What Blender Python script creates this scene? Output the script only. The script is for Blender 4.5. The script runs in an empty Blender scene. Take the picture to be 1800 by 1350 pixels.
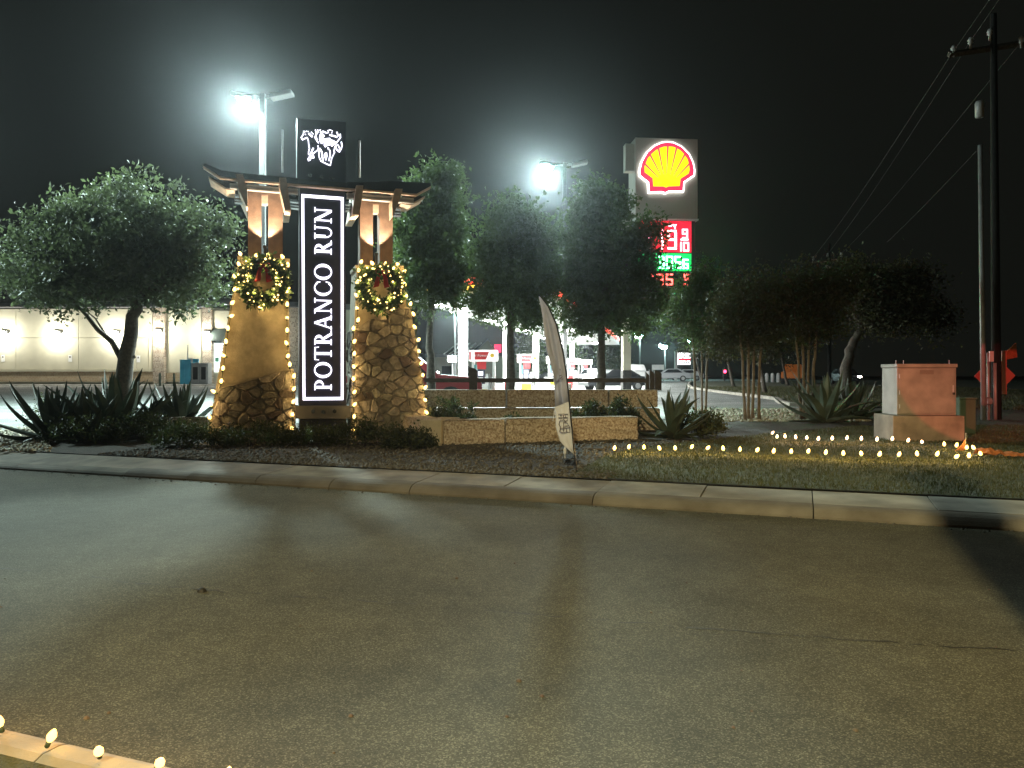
import bpy, bmesh, math, random
import numpy as np
from mathutils import Vector, Matrix

S = bpy.context.scene
COL = S.collection
R = math.radians
rnd = random.Random(7)

# ------------------------------------------------------------------ camera, sky, exposure
F, CX, HY, CH = 1350.0, 900.0, 660.0, 1.6       # focal (photo px), centre column, horizon row, camera height
cd = bpy.data.cameras.new('camera'); cam = bpy.data.objects.new('camera', cd); COL.objects.link(cam)
cam.location = (0, 0, CH); cam.rotation_euler = (R(90), 0, 0)
cd.sensor_width = 36; cd.lens = 36 * F / 1800; cd.shift_y = (HY - 675) / 1800
cd.clip_start = 0.05; cd.clip_end = 2000
S.camera = cam

W = bpy.data.worlds.new('World'); S.world = W; W.use_nodes = True
bg = W.node_tree.nodes['Background']
bg.inputs[0].default_value = (0.0023, 0.0025, 0.0020, 1); bg.inputs[1].default_value = 1.0

S.render.engine = 'CYCLES'
S.view_settings.view_transform = 'Standard'; S.view_settings.look = 'None'
S.view_settings.gamma = 1; S.view_settings.use_curve_mapping = False
S.view_settings.exposure = 1.12
cy = S.cycles
cy.use_denoising = True
try:
    cy.denoiser = 'OPENIMAGEDENOISE'; cy.denoising_input_passes = 'RGB_ALBEDO_NORMAL'
except Exception: pass
cy.max_bounces = 5; cy.diffuse_bounces = 2; cy.glossy_bounces = 2; cy.transmission_bounces = 2
cy.transparent_max_bounces = 4; cy.volume_bounces = 0
cy.sample_clamp_indirect = 2.0; cy.sample_clamp_direct = 0.0
cy.use_light_tree = True
cy.caustics_reflective = False; cy.caustics_refractive = False

# ------------------------------------------------------------------ helpers
def P(px, py, Y):
    return Vector(((px - CX) / F * Y, Y, CH + (HY - py) / F * Y))
K0 = Vector((0.64, 9.6)); E = Vector((0.936, -0.352)); N = Vector((0.352, 0.936))   # kerb line: along, away from camera
def st(s, t): v = K0 + E * s + N * t; return v.x, v.y
def tof(x, y): return (x - K0.x) * N.x + (y - K0.y) * N.y
def gz(x, y):
    return 0.19 + 0.011 * (min(max(y, 17), 85) - 17)
def Gp(px, py, z=None):
    """ground point seen at a pixel"""
    Y = 17.0
    for _ in range(12):
        g = z if z is not None else gz(0, Y)
        Y = (CH - g) * F / max(py - HY, 3)
        Y = min(Y, 140)
    return Vector(((px - CX) / F * Y, Y, g))

def tag(o, label=None, cat=None, group=None, kind=None):
    if label: o['label'] = label
    if cat: o['category'] = cat
    if group: o['group'] = group
    if kind: o['kind'] = kind
    return o
def empty(name, loc=(0, 0, 0), rz=0, label=None, cat=None, group=None, kind=None):
    o = bpy.data.objects.new(name, None); COL.objects.link(o); o.empty_display_size = .2
    o.location = loc; o.rotation_euler = (0, 0, rz)
    return tag(o, label, cat, group, kind)

class MB:
    """collects shapes into one mesh"""
    def __init__(s): s.v = []; s.f = []; s.m = []; s.cur = 0
    def add(s, vs, fs):
        b = len(s.v); s.v += [tuple(v) for v in vs]
        for f in fs: s.f.append(tuple(b + i for i in f)); s.m.append(s.cur)
        return s
    def box(s, x0, y0, z0, x1, y1, z1):
        return s.add([(x0,y0,z0),(x1,y0,z0),(x1,y1,z0),(x0,y1,z0),(x0,y0,z1),(x1,y0,z1),(x1,y1,z1),(x0,y1,z1)],
                     [(0,3,2,1),(4,5,6,7),(0,1,5,4),(1,2,6,5),(2,3,7,6),(3,0,4,7)])
    def bevbox(s, x0, y0, z0, x1, y1, z1, b=.02):
        bm = bmesh.new(); bmesh.ops.create_cube(bm, size=1)
        for v in bm.verts:
            v.co = Vector((x0 if v.co.x < 0 else x1, y0 if v.co.y < 0 else y1, z0 if v.co.z < 0 else z1))
        bmesh.ops.bevel(bm, geom=bm.edges[:], offset=b, segments=2, affect='EDGES', profile=.5)
        bm.verts.index_update()
        s.add([v.co[:] for v in bm.verts], [[v.index for v in f.verts] for f in bm.faces]); bm.free(); return s
    def prism_y(s, poly, y0, y1):
        """poly of (x,z), counter-clockwise seen from -y; extruded y0..y1"""
        n = len(poly)
        vs = [(x, y0, z) for x, z in poly] + [(x, y1, z) for x, z in poly]
        fs = [tuple(range(n)), tuple(range(2*n-1, n-1, -1))] + [((i+1) % n, i, n+i, n+(i+1) % n) for i in range(n)]
        return s.add(vs, fs)
    def prism_z(s, poly, z0, z1):
        n = len(poly)
        vs = [(x, y, z0) for x, y in poly] + [(x, y, z1) for x, y in poly]
        fs = [tuple(range(n-1, -1, -1)), tuple(range(n, 2*n))] + [(i, (i+1) % n, n+(i+1) % n, n+i) for i in range(n)]
        return s.add(vs, fs)
    def tube(s, pts, rad, n=8, caps=True):
        pts = [Vector(p) for p in pts]; k = len(pts)
        if not hasattr(rad, '__len__'): rad = [rad] * k
        vs = []; ref = None
        for i, p in enumerate(pts):
            d = (pts[min(i+1, k-1)] - pts[max(i-1, 0)]).normalized()
            if ref is None: ref = Vector((0,0,1)) if abs(d.z) < .9 else Vector((1,0,0))
            u = (ref - d * ref.dot(d)).normalized(); w = d.cross(u); ref = u
            for j in range(n):
                a = 2*math.pi*j/n; vs.append(p + (u*math.cos(a) + w*math.sin(a)) * rad[i])
        fs = [(i*n+j, i*n+(j+1) % n, (i+1)*n+(j+1) % n, (i+1)*n+j) for i in range(k-1) for j in range(n)]
        if caps: fs += [tuple(range(n-1, -1, -1)), tuple(range((k-1)*n, k*n))]
        return s.add(vs, fs)
    def lathe(s, prof, n=10, c=(0,0,0)):
        vs = []; k = len(prof)
        for r, z in prof:
            for j in range(n):
                a = 2*math.pi*j/n; vs.append((c[0]+r*math.cos(a), c[1]+r*math.sin(a), c[2]+z))
        fs = [(i*n+j, i*n+(j+1) % n, (i+1)*n+(j+1) % n, (i+1)*n+j) for i in range(k-1) for j in range(n)]
        fs += [tuple(range(n-1, -1, -1)), tuple(range((k-1)*n, k*n))]
        return s.add(vs, fs)
    def mesh(s, name, mats, smooth=False):
        me = bpy.data.meshes.new(name); me.from_pydata(s.v, [], s.f)
        for m in (mats if isinstance(mats, (list, tuple)) else [mats]): me.materials.append(m)
        if any(s.m): me.polygons.foreach_set('material_index', s.m)
        if smooth: me.polygons.foreach_set('use_smooth', [True]*len(me.polygons))
        me.update(); return me
    def build(s, name, mats, parent=None, smooth=False, **kw):
        return inst(name, s.mesh(name, mats, smooth), parent, **kw)
def inst(name, me, parent=None, loc=None, rot=None, scale=None, **kw):
    o = bpy.data.objects.new(name, me); COL.objects.link(o)
    if parent is not None: o.parent = parent
    if loc is not None: o.location = loc
    if rot is not None: o.rotation_euler = rot
    if scale is not None: o.scale = scale if hasattr(scale, '__len__') else (scale,)*3
    return tag(o, **kw)
def np_mesh(name, V, Fq, mat, smooth=False):
    """V (n,3), Fq (m,4)/(m,3) numpy -> mesh"""
    me = bpy.data.meshes.new(name); k = Fq.shape[1]
    me.vertices.add(len(V)); me.vertices.foreach_set('co', np.ascontiguousarray(V, dtype=np.float32).ravel())
    me.loops.add(Fq.size); me.loops.foreach_set('vertex_index', np.ascontiguousarray(Fq, dtype=np.int32).ravel())
    me.polygons.add(len(Fq)); me.polygons.foreach_set('loop_start', np.arange(len(Fq), dtype=np.int32)*k)
    try: me.polygons.foreach_set('loop_total', np.full(len(Fq), k, dtype=np.int32))
    except Exception: pass
    me.materials.append(mat)
    if smooth: me.polygons.foreach_set('use_smooth', np.ones(len(Fq), dtype=bool))
    me.update(calc_edges=True); me.validate(); return me

# ------------------------------------------------------------------ materials
def mat(name, col, rough=.7, var=.25, scale=8, bump=0., bscale=None, metal=0., detail=6, objvar=0., col2=None, spec=.5, dist=.02):
    m = bpy.data.materials.new(name); m.use_nodes = True; nt = m.node_tree; nd = nt.nodes; L = nt.links
    b = nd['Principled BSDF']; b.inputs['Roughness'].default_value = rough; b.inputs['Metallic'].default_value = metal
    b.inputs['Specular IOR Level'].default_value = spec
    tc = nd.new('ShaderNodeTexCoord')
    nz = nd.new('ShaderNodeTexNoise'); nz.inputs['Scale'].default_value = scale; nz.inputs['Detail'].default_value = detail
    L.new(tc.outputs['Object'], nz.inputs['Vector'])
    mx = nd.new('ShaderNodeMixRGB'); c = Vector(col[:3])
    lo = c * (1 - var); hi = c * (1 + var)
    if col2: lo = Vector(col); hi = Vector(col2)
    mx.inputs[1].default_value = (*lo, 1); mx.inputs[2].default_value = (*hi, 1)
    mr = nd.new('ShaderNodeMapRange'); mr.inputs[1].default_value = .32; mr.inputs[2].default_value = .68
    L.new(nz.outputs['Fac'], mr.inputs[0]); L.new(mr.outputs[0], mx.inputs[0])
    out = mx.outputs[0]
    if objvar:
        oi = nd.new('ShaderNodeObjectInfo'); hs = nd.new('ShaderNodeHueSaturation')
        m2 = nd.new('ShaderNodeMapRange'); m2.inputs[3].default_value = 1-objvar; m2.inputs[4].default_value = 1+objvar
        L.new(oi.outputs['Random'], m2.inputs[0]); L.new(m2.outputs[0], hs.inputs['Value'])
        m3 = nd.new('ShaderNodeMapRange'); m3.inputs[3].default_value = .485; m3.inputs[4].default_value = .515
        mm = nd.new('ShaderNodeMath'); mm.operation = 'FRACT'; mk = nd.new('ShaderNodeMath'); mk.operation = 'MULTIPLY'; mk.inputs[1].default_value = 7.31
        L.new(oi.outputs['Random'], mk.inputs[0]); L.new(mk.outputs[0], mm.inputs[0]); L.new(mm.outputs[0], m3.inputs[0]); L.new(m3.outputs[0], hs.inputs['Hue'])
        L.new(out, hs.inputs['Color']); out = hs.outputs[0]
    L.new(out, b.inputs['Base Color'])
    if bump:
        n2 = nd.new('ShaderNodeTexNoise'); n2.inputs['Scale'].default_value = bscale or scale*3; n2.inputs['Detail'].default_value = 8
        L.new(tc.outputs['Object'], n2.inputs['Vector'])
        bp = nd.new('ShaderNodeBump'); bp.inputs['Strength'].default_value = bump; bp.inputs['Distance'].default_value = dist
        L.new(n2.outputs['Fac'], bp.inputs['Height']); L.new(bp.outputs[0], b.inputs['Normal'])
    m['out'] = 1
    return m
def emis(name, col, strength, sampled=True):
    m = bpy.data.materials.new(name); m.use_nodes = True; nt = m.node_tree
    b = nt.nodes['Principled BSDF']; b.inputs['Base Color'].default_value = (*[min(c, .8) for c in col], 1)
    b.inputs['Emission Color'].default_value = (*col, 1); b.inputs['Emission Strength'].default_value = strength
    b.inputs['Roughness'].default_value = .5
    if not sampled: m.cycles.emission_sampling = 'NONE'
    return m

M = {}
M['stone'] = mat('limestone_rubble', (.34,.29,.22), .85, .4, 9, .9, 24, objvar=.36)
M['stone_dark'] = mat('dark_limestone', (.13,.095,.07), .85, .3, 9, .7, 26, objvar=.2)
M['mortar'] = mat('mortar', (.30,.255,.19), .9, .2, 20, .4)
M['stucco'] = mat('stucco', (.46,.39,.275), .9, .16, 7, .5, 45, dist=.015, detail=10)
M['cap'] = mat('stone_cap', (.42,.35,.25), .8, .15, 8, .3)
M['timber'] = mat('brown_timber', (.20,.125,.085), .7, .25, 6, .3, 30)
M['beam'] = mat('dark_stained_beam', (.014,.011,.010), .6, .25, 6, .2, 30)
M['pole_wood'] = mat('creosote_pole', (.011,.010,.009), .85, .3, 6, .3, 20)
M['bracket'] = mat('pale_timber', (.66,.52,.40), .7, .15, 9, .2)
M['black'] = mat('black_steel', (.018,.018,.022), .35, .2, 5)
M['panel'] = mat('sign_panel_black', (.022,.022,.042), .5, .1, 5)
M['steel'] = mat('steel_flange', (.55,.55,.54), .4, .1, 5, metal=.2)
M['bolt'] = mat('bolt_steel', (.25,.25,.26), .25, .1, 5, metal=1)
M['block'] = mat('quarried_limestone', (.19,.135,.08), .9, .3, 24, 1., 26, col2=(.58,.53,.44), objvar=.12, detail=12, dist=.035)
M['block_smooth'] = mat('sawn_limestone', (.46,.40,.30), .85, .12, 6, .2, 30)
M['concrete'] = mat('concrete', (.26,.24,.20), .85, .3, 2.2, .4, 60, objvar=.10, dist=.008, detail=12)
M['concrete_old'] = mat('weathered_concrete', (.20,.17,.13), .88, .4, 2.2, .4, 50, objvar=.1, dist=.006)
M['kerb_dirty_shaded'] = mat('stained_shaded_kerb', (.10,.085,.062), .9, .3, 1.7, .4, 50, col2=(.22,.20,.16), objvar=.08, detail=14)  # dirt stains, plus the dimmer light on the kerb face put into the colour
M['kerb_dirty_shaded_old'] = mat('stained_shaded_old_kerb', (.085,.072,.052), .9, .3, 1.7, .4, 50, col2=(.17,.15,.12), objvar=.08, detail=14)  # older kerb: stains and face shade in one darker colour
M['wood_dark'] = mat('dark_rail_wood', (.04,.035,.032), .8, .25, 10, .3)
M['bark'] = mat('bark', (.085,.07,.055), .9, .35, 14, .8, 30)
M['bark_pale'] = mat('smooth_bark', (.20,.155,.11), .8, .25, 9, .4, 20)
M['agave'] = mat('agave_skin', (.080,.110,.080), .5, .3, 4, .1, objvar=.2)
M['agave_dark'] = mat('agave_skin_dark', (.050,.070,.048), .55, .3, 4, .1, objvar=.2)
M['white'] = mat('white_paint', (.75,.75,.74), .5, .04, 3)
M['grey'] = mat('grey_paint', (.30,.31,.32), .5, .1, 3)
M['galv'] = mat('galvanised', (.38,.38,.38), .5, .15, 6, metal=.3)
M['red'] = mat('red_paint', (.50,.03,.035), .4, .1, 3)
M['yellow'] = mat('yellow_paint', (.75,.48,.02), .5, .06, 3)
M['glass'] = mat('dark_glass', (.02,.022,.025), .06, .1, 3)
M['rubber'] = mat('rubber', (.02,.02,.02), .8, .2, 9)
M['cream'] = mat('cream_render', (.52,.49,.38), .85, .06, 1.2, .1, 40)
M['roofdark'] = mat('roof_metal', (.10,.10,.11), .5, .2, 2)
def leafmat(name, c, tr=.35):
    m = mat(name, c, .55, .5, 1.6, detail=3, spec=.3)
    b = m.node_tree.nodes['Principled BSDF']; nt = m.node_tree
    t = nt.nodes.new('ShaderNodeBsdfTranslucent'); t.inputs[0].default_value = (c[0]*1.2, c[1]*1.4, c[2]*.8, 1)
    x = nt.nodes.new('ShaderNodeMixShader'); x.inputs[0].default_value = tr
    nt.links.new(b.outputs[0], x.inputs[1]); nt.links.new(t.outputs[0], x.inputs[2])
    nt.links.new(x.outputs[0], nt.nodes['Material Output'].inputs[0]); return m
M['oakleaf'] = leafmat('oak_leaf', (.092,.102,.078))
M['elmleaf'] = leafmat('elm_leaf', (.072,.098,.048))
M['myrtleleaf'] = leafmat('myrtle_leaf', (.058,.055,.028))
M['farleaf'] = leafmat('far_leaf', (.07,.09,.035))
M['shrubleaf'] = leafmat('shrub_leaf', (.05,.058,.028))
M['grass'] = leafmat('lawn_grass', (.058,.056,.022), .25)
M['wreath'] = leafmat('wreath_needles', (.05,.085,.035), .2)

E_white = emis('sign_white_light', (.86,.84,1.0), 1.5)
E_bulb = emis('warm_bulb', (1.0,.60,.16), 2.6)
E_bulbl = emis('lawn_bulb', (1.0,.60,.15), 3.0)
E_bulbp = emis('warm_bulb_pinkish', (1.0,.58,.32), 3.0)
E_wb = emis('wreath_bulb', (1.0,.64,.18), 3.2)

# asphalt: fine aggregate, seams of wear
def asphalt(name, base, rough=.85):
    m = bpy.data.materials.new(name); m.use_nodes = True; nt = m.node_tree; nd = nt.nodes; L = nt.links
    b = nd['Principled BSDF']; tc = nd.new('ShaderNodeTexCoord')
    v = nd.new('ShaderNodeTexVoronoi'); v.inputs['Scale'].default_value = 150
    n1 = nd.new('ShaderNodeTexNoise'); n1.inputs['Scale'].default_value = .55; n1.inputs['Detail'].default_value = 5
    n2 = nd.new('ShaderNodeTexNoise'); n2.inputs['Scale'].default_value = 140; n2.inputs['Detail'].default_value = 3
    for n in (v, n1, n2): L.new(tc.outputs['Object'], n.inputs['Vector'])
    r = nd.new('ShaderNodeValToRGB'); c = Vector(base)
    r.color_ramp.elements[0].position = .0; r.color_ramp.elements[0].color = (*(c*.62), 1)
    r.color_ramp.elements[1].position = 1.; r.color_ramp.elements[1].color = (*(c*2.3), 1)
    e = r.color_ramp.elements.new(.72); e.color = (*(c*1.05), 1)
    sep = nd.new('ShaderNodeSeparateColor'); L.new(v.outputs['Color'], sep.inputs[0]); L.new(sep.outputs[0], r.inputs[0])
    mx = nd.new('ShaderNodeMixRGB'); mx.blend_type = 'MULTIPLY'; mx.inputs[0].default_value = 1
    mr = nd.new('ShaderNodeMapRange'); mr.inputs[1].default_value = .3; mr.inputs[2].default_value = .7; mr.inputs[3].default_value = .72; mr.inputs[4].default_value = 1.28
    L.new(n1.outputs['Fac'], mr.inputs[0]); L.new(r.outputs[0], mx.inputs[1]); L.new(mr.outputs[0], mx.inputs[2])
    n3 = nd.new('ShaderNodeTexNoise'); n3.inputs['Scale'].default_value = 4.5; n3.inputs['Detail'].default_value = 9; n3.inputs['Roughness'].default_value = .7; L.new(tc.outputs['Object'], n3.inputs['Vector'])
    m3 = nd.new('ShaderNodeMapRange'); m3.inputs[1].default_value = .35; m3.inputs[2].default_value = .7; m3.inputs[3].default_value = .82; m3.inputs[4].default_value = 1.15; L.new(n3.outputs['Fac'], m3.inputs[0])
    mz = nd.new('ShaderNodeMixRGB'); mz.blend_type = 'MULTIPLY'; mz.inputs[0].default_value = 1; L.new(mx.outputs[0], mz.inputs[1]); L.new(m3.outputs[0], mz.inputs[2])
    L.new(mz.outputs[0], b.inputs['Base Color']); b.inputs['Roughness'].default_value = rough; b.inputs['Specular IOR Level'].default_value = .2
    bp = nd.new('ShaderNodeBump'); bp.inputs['Strength'].default_value = .45; bp.inputs['Distance'].default_value = .004
    ad = nd.new('ShaderNodeMath'); ad.operation = 'ADD'; L.new(v.outputs['Distance'], ad.inputs[0]); L.new(n2.outputs['Fac'], ad.inputs[1])
    L.new(ad.outputs[0], bp.inputs['Height']); L.new(bp.outputs[0], b.inputs['Normal'])
    return m
M['asphalt'] = asphalt('asphalt', (.092,.085,.058))
M['lot'] = asphalt('lot_asphalt', (.20,.205,.195), .8)

# lamp helpers
def spot(name, loc, target, power, col, size=60, blend=.5, radius=.1, parent=None):
    d = bpy.data.lights.new(name, 'SPOT'); d.energy = power; d.color = col; d.spot_size = R(size); d.spot_blend = blend; d.shadow_soft_size = radius
    o = bpy.data.objects.new(name, d); COL.objects.link(o)
    if parent: o.parent = parent
    o.location = loc; o.rotation_euler = (Vector(target) - Vector(loc)).to_track_quat('-Z', 'Y').to_euler()
    return o
def point(name, loc, power, col, radius=.1, parent=None):
    d = bpy.data.lights.new(name, 'POINT'); d.energy = power; d.color = col; d.shadow_soft_size = radius
    o = bpy.data.objects.new(name, d); COL.objects.link(o)
    if parent: o.parent = parent
    o.location = loc; return o

# ------------------------------------------------------------------ SETTING: ground, road, pavement
def grid_sheet(name, poly, dz, m, kind='structure', extra=None):
    """flat polygon cut at the terrain kinks, laid at terrain height + dz"""
    bm = bmesh.new(); vs = [bm.verts.new((x, y, 0)) for x, y in poly]; bm.faces.new(vs)
    for yc in (17, 85):
        bmesh.ops.bisect_plane(bm, geom=bm.verts[:]+bm.edges[:]+bm.faces[:], plane_co=(0, yc, 0), plane_no=(0, 1, 0))
    bmesh.ops.triangulate(bm, faces=bm.faces[:])
    for v in bm.verts: v.co.z = gz(v.co.x, v.co.y) + dz
    bm.normal_update()
    for f in bm.faces:
        if f.normal.z < 0: f.normal_flip()
    me = bpy.data.meshes.new(name); bm.to_mesh(me); bm.free(); me.materials.append(m)
    return inst(name, me, kind=kind)

M['soil'] = mat('mulch_soil', (.040,.033,.025), .95, .5, 14, .9, 40, dist=.03)
M['turf'] = mat('turf_base', (.05,.055,.02), .95, .4, 6, .8, 60)
grid_sheet('ground', [st(-260, 1.02), st(260, 1.02), st(400, 700), st(-400, 700)], -.004, M['soil'])
# road between the kerbs and beyond
rb = MB(); a, b_, c_, d_ = st(-260, .02), st(-260, -6.92), st(260, -6.92), st(260, .02)
rb.add([(*a, 0), (*b_, 0), (*c_, 0), (*d_, 0)], [(0,1,2,3)])
road = rb.build('road', M['asphalt'], kind='structure')
# road crack (a thin dark bitumen line, slightly raised)
M['tar'] = mat('bitumen', (.022,.02,.017), .7, .2, 10)
cr = MB(); pts = []
for px, py in [(0,1000),(150,1012),(240,1026),(400,1040),(560,1052),(700,1060),(830,1072),(990,1085),(1150,1097),(1300,1110),(1450,1122),(1600,1132),(1800,1143)]:
    g = Gp(px, py, 0); pts.append((g.x, g.y))
fine = []
for i in range(len(pts)-1):
    for k in range(8):
        u = k/8; fine.append((pts[i][0]*(1-u)+pts[i+1][0]*u + rnd.gauss(0,.006), pts[i][1]*(1-u)+pts[i+1][1]*u + rnd.gauss(0,.014), rnd.uniform(.003,.008)))
vs = []; fs = []
for i, (x, y, w) in enumerate(fine):
    vs += [(x, y-w, .004), (x, y+w, .004)]
    if i and rnd.random() > (.45 if i < 50 else .12): fs.append((2*i-2, 2*i, 2*i+1, 2*i-1))
cr.add(vs, fs).build('road_seam', M['tar'], road)
sp = MB(); g = Gp(355, 1040, 0); sp.lathe([(.035,0),(.028,.02),(.012,.03)], 7, (g.x, g.y, 0)); sp.build('dried_leaf', M['tar'], road)
# leaf litter / pebbles on the road
for i in range(24):
    px, py = rnd.uniform(0, 1800), rnd.uniform(905, 1330); g = Gp(px, py, 0)
    if tof(g.x, g.y) < -6.7 : continue
    q = MB(); r_ = rnd.uniform(.006,.016); q.lathe([(r_,0),(r_*.8,r_*.5),(r_*.3,r_*.8)], 6, (g.x, g.y, 0)); q.build('pebble', M['stone_dark'], road)

lit_ = []
for _ in range(420):
    s_ = rnd.uniform(-12, 8); x, y = st(s_, -.02-abs(rnd.gauss(0,.10))); lit_.append((x, y, 0.002))
GUT = lit_
# median (near side), grass and kerb
rb = MB(); a, b_, c_, d_ = st(-260, -7.06), st(-260, -15), st(260, -15), st(260, -7.06)
rb.add([(*a,.1), (*b_,.14), (*c_,.14), (*d_,.1)], [(0,1,2,3)]); rb.build('median_ground', M['turf'], kind='structure')
rb = MB(); a, b_, c_, d_ = st(-260, -15.2), st(-260, -60), st(260, -60), st(260, -15.2)
rb.add([(*a,0), (*b_,0), (*c_,0), (*d_,0)], [(0,1,2,3)]); rb.build('far_carriageway', M['asphalt'], kind='structure')
def strip(prof, s0, s1, bend=None):
    """profile of (t,z), swept along the kerb direction"""
    m = MB(); n = len(prof); vs = []
    for s in (s0, s1):
        for t, z in prof: x, y = st(s, t); vs.append((x, y, z))
    fs = [(i, i+1, n+i+1, n+i) for i in range(n-1)] + [tuple(range(n-1,-1,-1)), tuple(range(n, 2*n))]
    return m.add(vs, fs)
mk = empty('median_kerb', kind='structure')
kp = [(-6.90,-.05),(-6.905,.07),(-6.93,.105),(-6.96,.115),(-7.04,.115),(-7.075,.10),(-7.075,-.05)]
s = -14.0
while s < 10:
    strip(kp, s, s+.992).build('kerb_stone', M['concrete'], mk); s += 1.0
# far pavement: kerb stones (rolled) and slabs, every one a piece
pav = empty('pavement', kind='structure'); krb = empty('kerb', kind='structure')
s = -22.0; k = 0
EDGE = .37
edges = [EDGE + 1.27*i for i in range(-18, 19)]
for i in range(len(edges)-1):
    s0, s1 = edges[i]+.006, edges[i+1]-.006
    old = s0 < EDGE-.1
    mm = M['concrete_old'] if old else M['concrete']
    drop = max(0, min(1, (-6.2 - s0)/3.5))         # kerb ramp down to the left
    h = .122*(1-.5*drop); dz = rnd.uniform(-.004,.004)
    kp2 = [(0.,-.05),(.0,.025),(.035,.05+.3*(h-.06)),(.075,h*.82),(.125,h*.97),(.17,h+.004),(.26,h+.008+dz),(.26,-.05)]
    if s0 < -3: strip(kp2, s0, s1).build('kerb_stone', M['kerb_dirty_shaded_old'], krb)
    elif i % 2 == 0: strip(kp2, s0+.002, edges[i+2]-.005 if i+2 < len(edges) and abs(edges[i+2]-EDGE) < 99 else s1).build('kerb_stone', M['kerb_dirty_shaded_old'] if old else M['kerb_dirty_shaded'], krb)
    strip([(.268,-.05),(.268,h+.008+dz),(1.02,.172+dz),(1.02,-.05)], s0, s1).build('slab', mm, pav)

# car park and driveway, forecourt, grass island
LOT = [(-60,12),(-22,15.0),(-14.5,18.0),(-9,20.3),(-4,22.6),(4.5,23.2),(7.6,28.6),(12,29.6),(11.2,31),(12.6,37),(12.6,46),(13.2,57),(19,82),(40,98),(40,130),(-90,130),(-90,12)]
grid_sheet('car_park', LOT, .012, M['lot'])
M['forecourt'] = mat('forecourt_concrete', (.42,.42,.40), .8, .12, .7, .2, 30)
def cx_(c, Y): return -c + .2*Y
grid_sheet('forecourt', [(cx_(16,28),28),(cx_(1.5,28),28),(cx_(1.5,92),92),(cx_(16,92),92)], .022, M['forecourt'])
isl = empty('island_kerb', kind='structure')
kc = [(13.6,29.9),(11.2,31),(11.6,33.5),(12.6,37),(12.7,41),(12.6,46),(12.8,51),(13.2,57),(15,66),(19,82)]
for i in range(len(kc)-1):
    p0, p1 = Vector(kc[i]), Vector(kc[i+1]); d = (p1-p0); L_ = d.length; nseg = max(1, int(L_/2))
    nn = Vector((d.y, -d.x)).normalized()*.22
    for j in range(nseg):
        a0 = p0 + d*(j/nseg); a1 = p0 + d*((j+1)/nseg - .01)
        q = MB(); z0 = gz(0, a0.y); z1 = gz(0, a1.y)
        vs = [(a0.x,a0.y,z0-.05),(a1.x,a1.y,z1-.05),(a1.x+nn.x,a1.y+nn.y,z1-.05),(a0.x+nn.x,a0.y+nn.y,z0-.05)]
        vs += [(x, y, z+.2) for x, y, z in vs]
        q.add(vs, [(0,3,2,1),(4,5,6,7),(0,1,5,4),(1,2,6,5),(2,3,7,6),(3,0,4,7)]); q.build('kerb_stone', M['concrete'], isl)
grid_sheet('island_lawn', [(13.9,30.0),(11.5,31.2),(12.9,37),(12.95,46),(13.5,57),(19.4,82),(40,98),(110,98),(110,24),(40,24)], .05, M['turf'])

# front lawn
LAWN = [(1000,838),(1065,800),(1130,786),(1300,768),(1500,752),(1900,750),(2300,800),(2300,920),(1800,882),(1400,862)]
LP = []
for px, py in LAWN:
    g = Gp(px, py, .19); x, y = g.x, g.y
    t = tof(x, y)
    if t < 1.03: x += N.x*(1.03-t); y += N.y*(1.03-t)
    LP.append((x, y))
grid_sheet('lawn', LP, .004, M['turf'])

def inpoly(x, y, poly):
    r = False; n = len(poly); j = n-1
    for i in range(n):
        xi, yi = poly[i]; xj, yj = poly[j]
        if (yi > y) != (yj > y) and x < (xj-xi)*(y-yi)/(yj-yi)+xi: r = not r
        j = i
    return r
def blades(name, pts, h, w, m, seed=1, **kw):
    """one mesh of bent grass blades at (x,y,z) points"""
    g = np.random.default_rng(seed); p = np.array(pts); n = len(p)
    a = g.uniform(0, 2*np.pi, n); hh = h*g.uniform(.5, 1.3, n); ln = g.uniform(.1, .7, n)*hh; la = g.uniform(0, 2*np.pi, n)
    dx = np.stack([np.cos(a), np.sin(a), np.zeros(n)], 1)*(w/2)*g.uniform(.6,1.4,(n,1))
    lean = np.stack([np.cos(la)*ln, np.sin(la)*ln, hh], 1)
    V = np.stack([p-dx, p+dx, p+lean*.55+dx*.6, p+lean*.55-dx*.6, p+lean*np.array([1.4,1.4,1])], 1).reshape(-1, 3)
    b = np.arange(n)[:,None]*5
    Fq = np.concatenate([b+np.array([[0,1,2]]), b+np.array([[0,2,3]]), b+np.array([[3,2,4]])])
    return inst(name, np_mesh(name, V, Fq, m), kind='stuff', **kw)
pts = []
xs = [p[0] for p in LP]; ys = [p[1] for p in LP]
while len(pts) < 60000:
    x, y = rnd.uniform(min(xs), 14), rnd.uniform(min(ys), max(ys))
    if inpoly(x, y, LP): pts.append((x, y, gz(x, y)+.003))
blades('lawn_grass', pts, .045, .012, M['grass'], 3, label='short dark green grass of the lawn around the lights', cat='grass')
pts = []
while len(pts) < 15000:
    s_, t_ = rnd.uniform(-4.5, -.2), rnd.uniform(-8.2, -7.07); x, y = st(s_, t_)
    pts.append((x, y, .10+(-7.06-t_)*.005))
blades('median_grass', pts, .055, .006, M['grass'], 4, label='lamp lit grass beside the near kerb in the corner', cat='grass')
pts = []
while len(pts) < 30000:
    x, y = rnd.uniform(10, 34), rnd.uniform(24, 60)
    px = x/y*F+CX
    if px > 1880: continue
    if inpoly(x, y, [(13.9,30.3),(11.7,31.4),(13.1,37),(13.1,46),(13.7,57),(17,70),(34,60),(34,24),(22,24)]): pts.append((x, y, gz(x, y)+.05))
blades('island_grass', pts, .1, .03, M['grass'], 5, label='rough grass of the island beyond the driveway kerb', cat='grass')

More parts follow.
